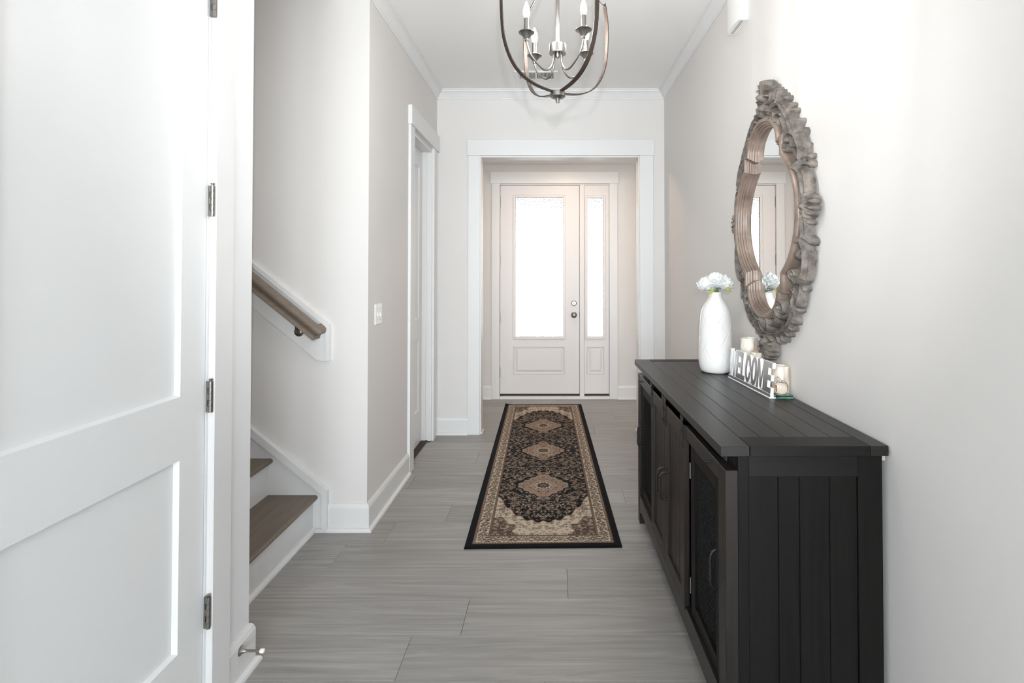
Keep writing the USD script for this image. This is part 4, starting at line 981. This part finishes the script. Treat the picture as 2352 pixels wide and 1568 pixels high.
t = thing('flower', 'full white artificial peonies with two yellow-green leaves in the white vase', 'flower', (VX, VY, ZT))
def petal(c, n, up, L, w, beta, cup, ruf, seed):
    """one small ruffled petal standing off a ball: base point c, outward normal n, growing towards up and tipped outwards by beta"""
    n1, n2 = 7, 9; S, Q = np.meshgrid(np.linspace(0, 1, n1), np.linspace(-1, 1, n2), indexing='ij'); rg = np.random.default_rng(seed); ph = rg.uniform(0, 6.28, 3)
    d = up * math.cos(beta) + n * math.sin(beta); sd = np.cross(d, n); sd /= np.linalg.norm(sd); nn = np.cross(sd, d)
    wid = w * np.sin(np.pi * np.clip(S * .66 + .20, 0, 1)) ** .7; l = L * S * (1 - .16 * Q ** 2 + .06 * np.sin(Q * 8 + ph[0]))
    z = cup * (S ** 2 * .5 * L + .35 * wid * Q ** 2) - .35 * L * S ** 3 * .5 + ruf * S * (np.sin(Q * 6 + ph[1]) + .7 * np.sin(Q * 13 + ph[2]))
    v = c + (Q * wid)[..., None] * sd + l[..., None] * d - z[..., None] * nn * np.sign(np.dot(nn, n) or 1) * -1
    i, j = np.meshgrid(np.arange(n1 - 1), np.arange(n2 - 1), indexing='ij'); b = (i * n2 + j).ravel()
    return trimesh.Trimesh(v.reshape(-1, 3), np.vstack([np.c_[b, b + 1, b + n2 + 1], np.c_[b, b + n2 + 1, b + n2]]), process=False)
rg = np.random.default_rng(5)
blooms = [((-.046, -.006, .446), .044), ((.042, -.012, .452), .046), ((-.002, .042, .450), .044), ((-.004, -.022, .468), .046)]
seed = 0
for c, R in blooms:
    N = 58
    for k in range(N):
        seed += 1
        zc = .97 - 1.72 * (k + .5) / N; az = k * 2.39996 + R * 50; rr = math.sqrt(1 - zc * zc); n = np.array([rr * math.cos(az), rr * math.sin(az), zc])
        up = np.array([0, 0, 1.0]) - n * zc; up /= np.linalg.norm(up)
        p = petal(np.array(c) + n * R * .72 * np.array([1, 1, .85]) - up * .008, n, up, rg.uniform(.024, .032), rg.uniform(.013, .018), math.radians(rg.uniform(18, 52)), rg.uniform(.3, .8), .0016, seed)
        obj('petal', p, M_petal, t, smooth=True)
    ball_ = trimesh.creation.icosphere(2, R * .66); ball_.apply_scale([1, 1, .85]); ball_.apply_translation(c); obj('bloom_heart', ball_, M_petal, t, smooth=True)
def leaf(p0, p1, w, bend):
    p0, p1 = np.array(p0), np.array(p1); d = p1 - p0; sd = np.cross(d, [0, 1.0, .15]); sd /= np.linalg.norm(sd); v = []
    for s_ in np.linspace(0, 1, 9):
        for q_ in np.linspace(-1, 1, 5):
            v.append(p0 + d * s_ + sd * q_ * w * math.sin(math.pi * min(1, .08 + .92 * s_)) ** .8 + np.array([0, 0, bend * math.sin(math.pi * s_) + .25 * w * q_ * q_]))
    i, j = np.meshgrid(np.arange(8), np.arange(4), indexing='ij'); b = (i * 5 + j).ravel()
    return trimesh.Trimesh(np.array(v), np.vstack([np.c_[b, b + 1, b + 6], np.c_[b, b + 6, b + 5]]), process=False)
obj('leaf', leaf((.056, -.046, .462), (.048, -.050, .412), .010, .002), M_leaf, t, label='yellow-green leaf', smooth=True)
obj('leaf', leaf((-.026, -.034, .428), (-.042, -.050, .400), .009, .002), M_leaf, t, label='yellow-green leaf', smooth=True)
obj('stem', cat([tube(spline([(0, 0, .366), (.004 * i_, -.003 * i_, .42), (c[0] * .8, c[1] * .8, c[2] - .02)], 8), .003, 8) for i_, (c, R) in enumerate(blooms)]), M_stem, t, label='green stems')

# ---------------------------------------------------------------- candles
def candle(x, y, h, r, label):
    t = thing('candle', label, 'candle', (x, y, ZT), rnd.uniform(0, 360), group='pillar candles behind the welcome sign')
    obj('wax', lathe([(0, .0004), (r - .002, .0004), (r, .003), (r, h - .004), (r - .0015, h - .001), (r - .004, h), (r - .006, h - .003), (r - .007, h - .010), (0, h - .012)], 48), M_candle, t, smooth=40)
    obj('wick', tube([(0, 0, h - .012), (.001, 0, h - .004)], .0009, 6), M_dark, t)
candle(.940, 2.543, .202, .0385, 'tallest marbled cream pillar candle, just right of the white vase')
candle(.946, 2.430, .152, .0385, 'middle pillar candle behind the middle letters of the welcome sign')
candle(.966, 2.256, .120, .0355, 'short marbled pillar candle at the near end, behind the glass apple')

# ---------------------------------------------------------------- WELCOME sign
P0 = np.array([.8615, 2.606]); P1 = np.array([.886, 2.166]); L_ = float(np.linalg.norm(P1 - P0)); dr = (P1 - P0) / L_
t = thing('welcome_sign', 'mirror-faced block letter WELCOME sign standing in front of the candles', 'sign', (P0[0], P0[1], ZT), math.degrees(math.atan2(dr[1], dr[0])))
# local: x along the word, y = away from the viewer of the sign (towards the wall), z up
lean = math.tan(math.radians(5))
def place(m):
    v = np.array(m.vertices); v[:, 1] += lean * v[:, 2]; return trimesh.Trimesh(v, m.faces, process=False)
def rectp(a, b, c, d): return sbox(a, b, c, d)
Hh, zb = .126, .019
def letters():
    st = .0150; out = []
    def W(w): return Polygon([(0, 1), (.24, 1), (.30, .38), (.40, .92), (.60, .92), (.70, .38), (.76, 1), (1, 1), (.86, 0), (.60, 0), (.50, .46), (.40, 0), (.14, 0)])
    def E(w): return Polygon([(0, 0), (1, 0), (1, .19), (.42, .19), (.42, .405), (.93, .405), (.93, .595), (.42, .595), (.42, .81), (1, .81), (1, 1), (0, 1)])
    def Lt(w): return Polygon([(0, 0), (1, 0), (1, .19), (.44, .19), (.44, 1), (0, 1)])
    el = lambda a, b: affinity.scale(Point(.5, .5).buffer(1, 48), a, b)
    def Cc(w): return el(.5, .5).difference(el(.17, .31)).difference(sbox(.5, .40, 1.1, .60))
    def O(w): return el(.5, .5).difference(el(.15, .31))
    def Mm(w): return Polygon([(0, 0), (.22, 0), (.25, .58), (.40, .05), (.60, .05), (.75, .58), (.78, 0), (1, 0), (1, 1), (.74, 1), (.50, .40), (.26, 1), (0, 1)])
    seq = [(W, .082), (E, .054), (Lt, .046), (Cc, .060), (O, .062), (Mm, .076), (E, .056)]
    tot = sum(w for _, w in seq); sc = (L_ - .002) / tot; x = .001
    for fn, w in seq:
        w *= sc; p = affinity.scale(fn(w), w + .0006, Hh, origin=(0, 0)); out.append(affinity.translate(p, x, zb)); x += w
    return out
for p in letters():
    b = obj('letter', place(extr(p, 0, .0125, 'y')), M_whiteacr, t, label='white acrylic block letter with mirror face')
    obj('mirror_face', place(extr(p.buffer(-.0011, join_style=2), -.0010, .0001, 'y')), M_silver, b, label='mirror-silver letter face')
obj('base', place(cat([bx(0, L_, -.003, .024, .0004, .006, .0008), bx(0, L_, 0, .014, .006, zb + .0002, .0004)])), M_whiteacr, t, label='white stand bar')
obj('base_face', place(rawbox(.0015, L_ - .0015, -.0012, .0002, .0062, zb - .0012)), M_silver, t, label='mirror strip along the stand')

# glass apple on a sea-green glass block
t = thing('glass_apple', 'small clear rose glass apple on a green glass block by the sign', 'ornament', (.938, 2.184, ZT))
obj('block', bx(-.030, .043, -.018, .018, .0005, .0160, .0012), M_teal, t, label='sea-green glass block')
ap = spline([(0.001, .0185), (.010, .0166), (.019, .0200), (.0265, .030), (.0290, .043), (.0262, .056), (.018, .0640), (.009, .0630), (.003, .0580), (.0006, .0575)], 48)
obj('apple', lathe(ap, 40), M_glassapple, t, smooth=True)
for s in (-1, 1):
    b = trimesh.creation.icosphere(2, 1.0); b.apply_scale([.0035, .0070, .0130]); b.apply_translation([s * .0200, -.004, .040]); obj('amber_swirl', b, M_amber, t, label='amber coloured glass swirl', smooth=True)
obj('apple_stem', tube(spline([(0, 0, .0575), (.001, .001, .068), (-.006, .003, .078), (-.013, .004, .083)], 14), [.003] * 7 + [.0036] * 7, 12), M_clear, t, smooth=True)
lf = trimesh.creation.icosphere(2, 1.0); lf.apply_scale([.011, .005, .0035]); lf.apply_transform(trimesh.transformations.rotation_matrix(.5, [0, 1, 0])); lf.apply_translation([.012, 0, .066]); obj('apple_leaf', lf, M_clear, t, smooth=True)
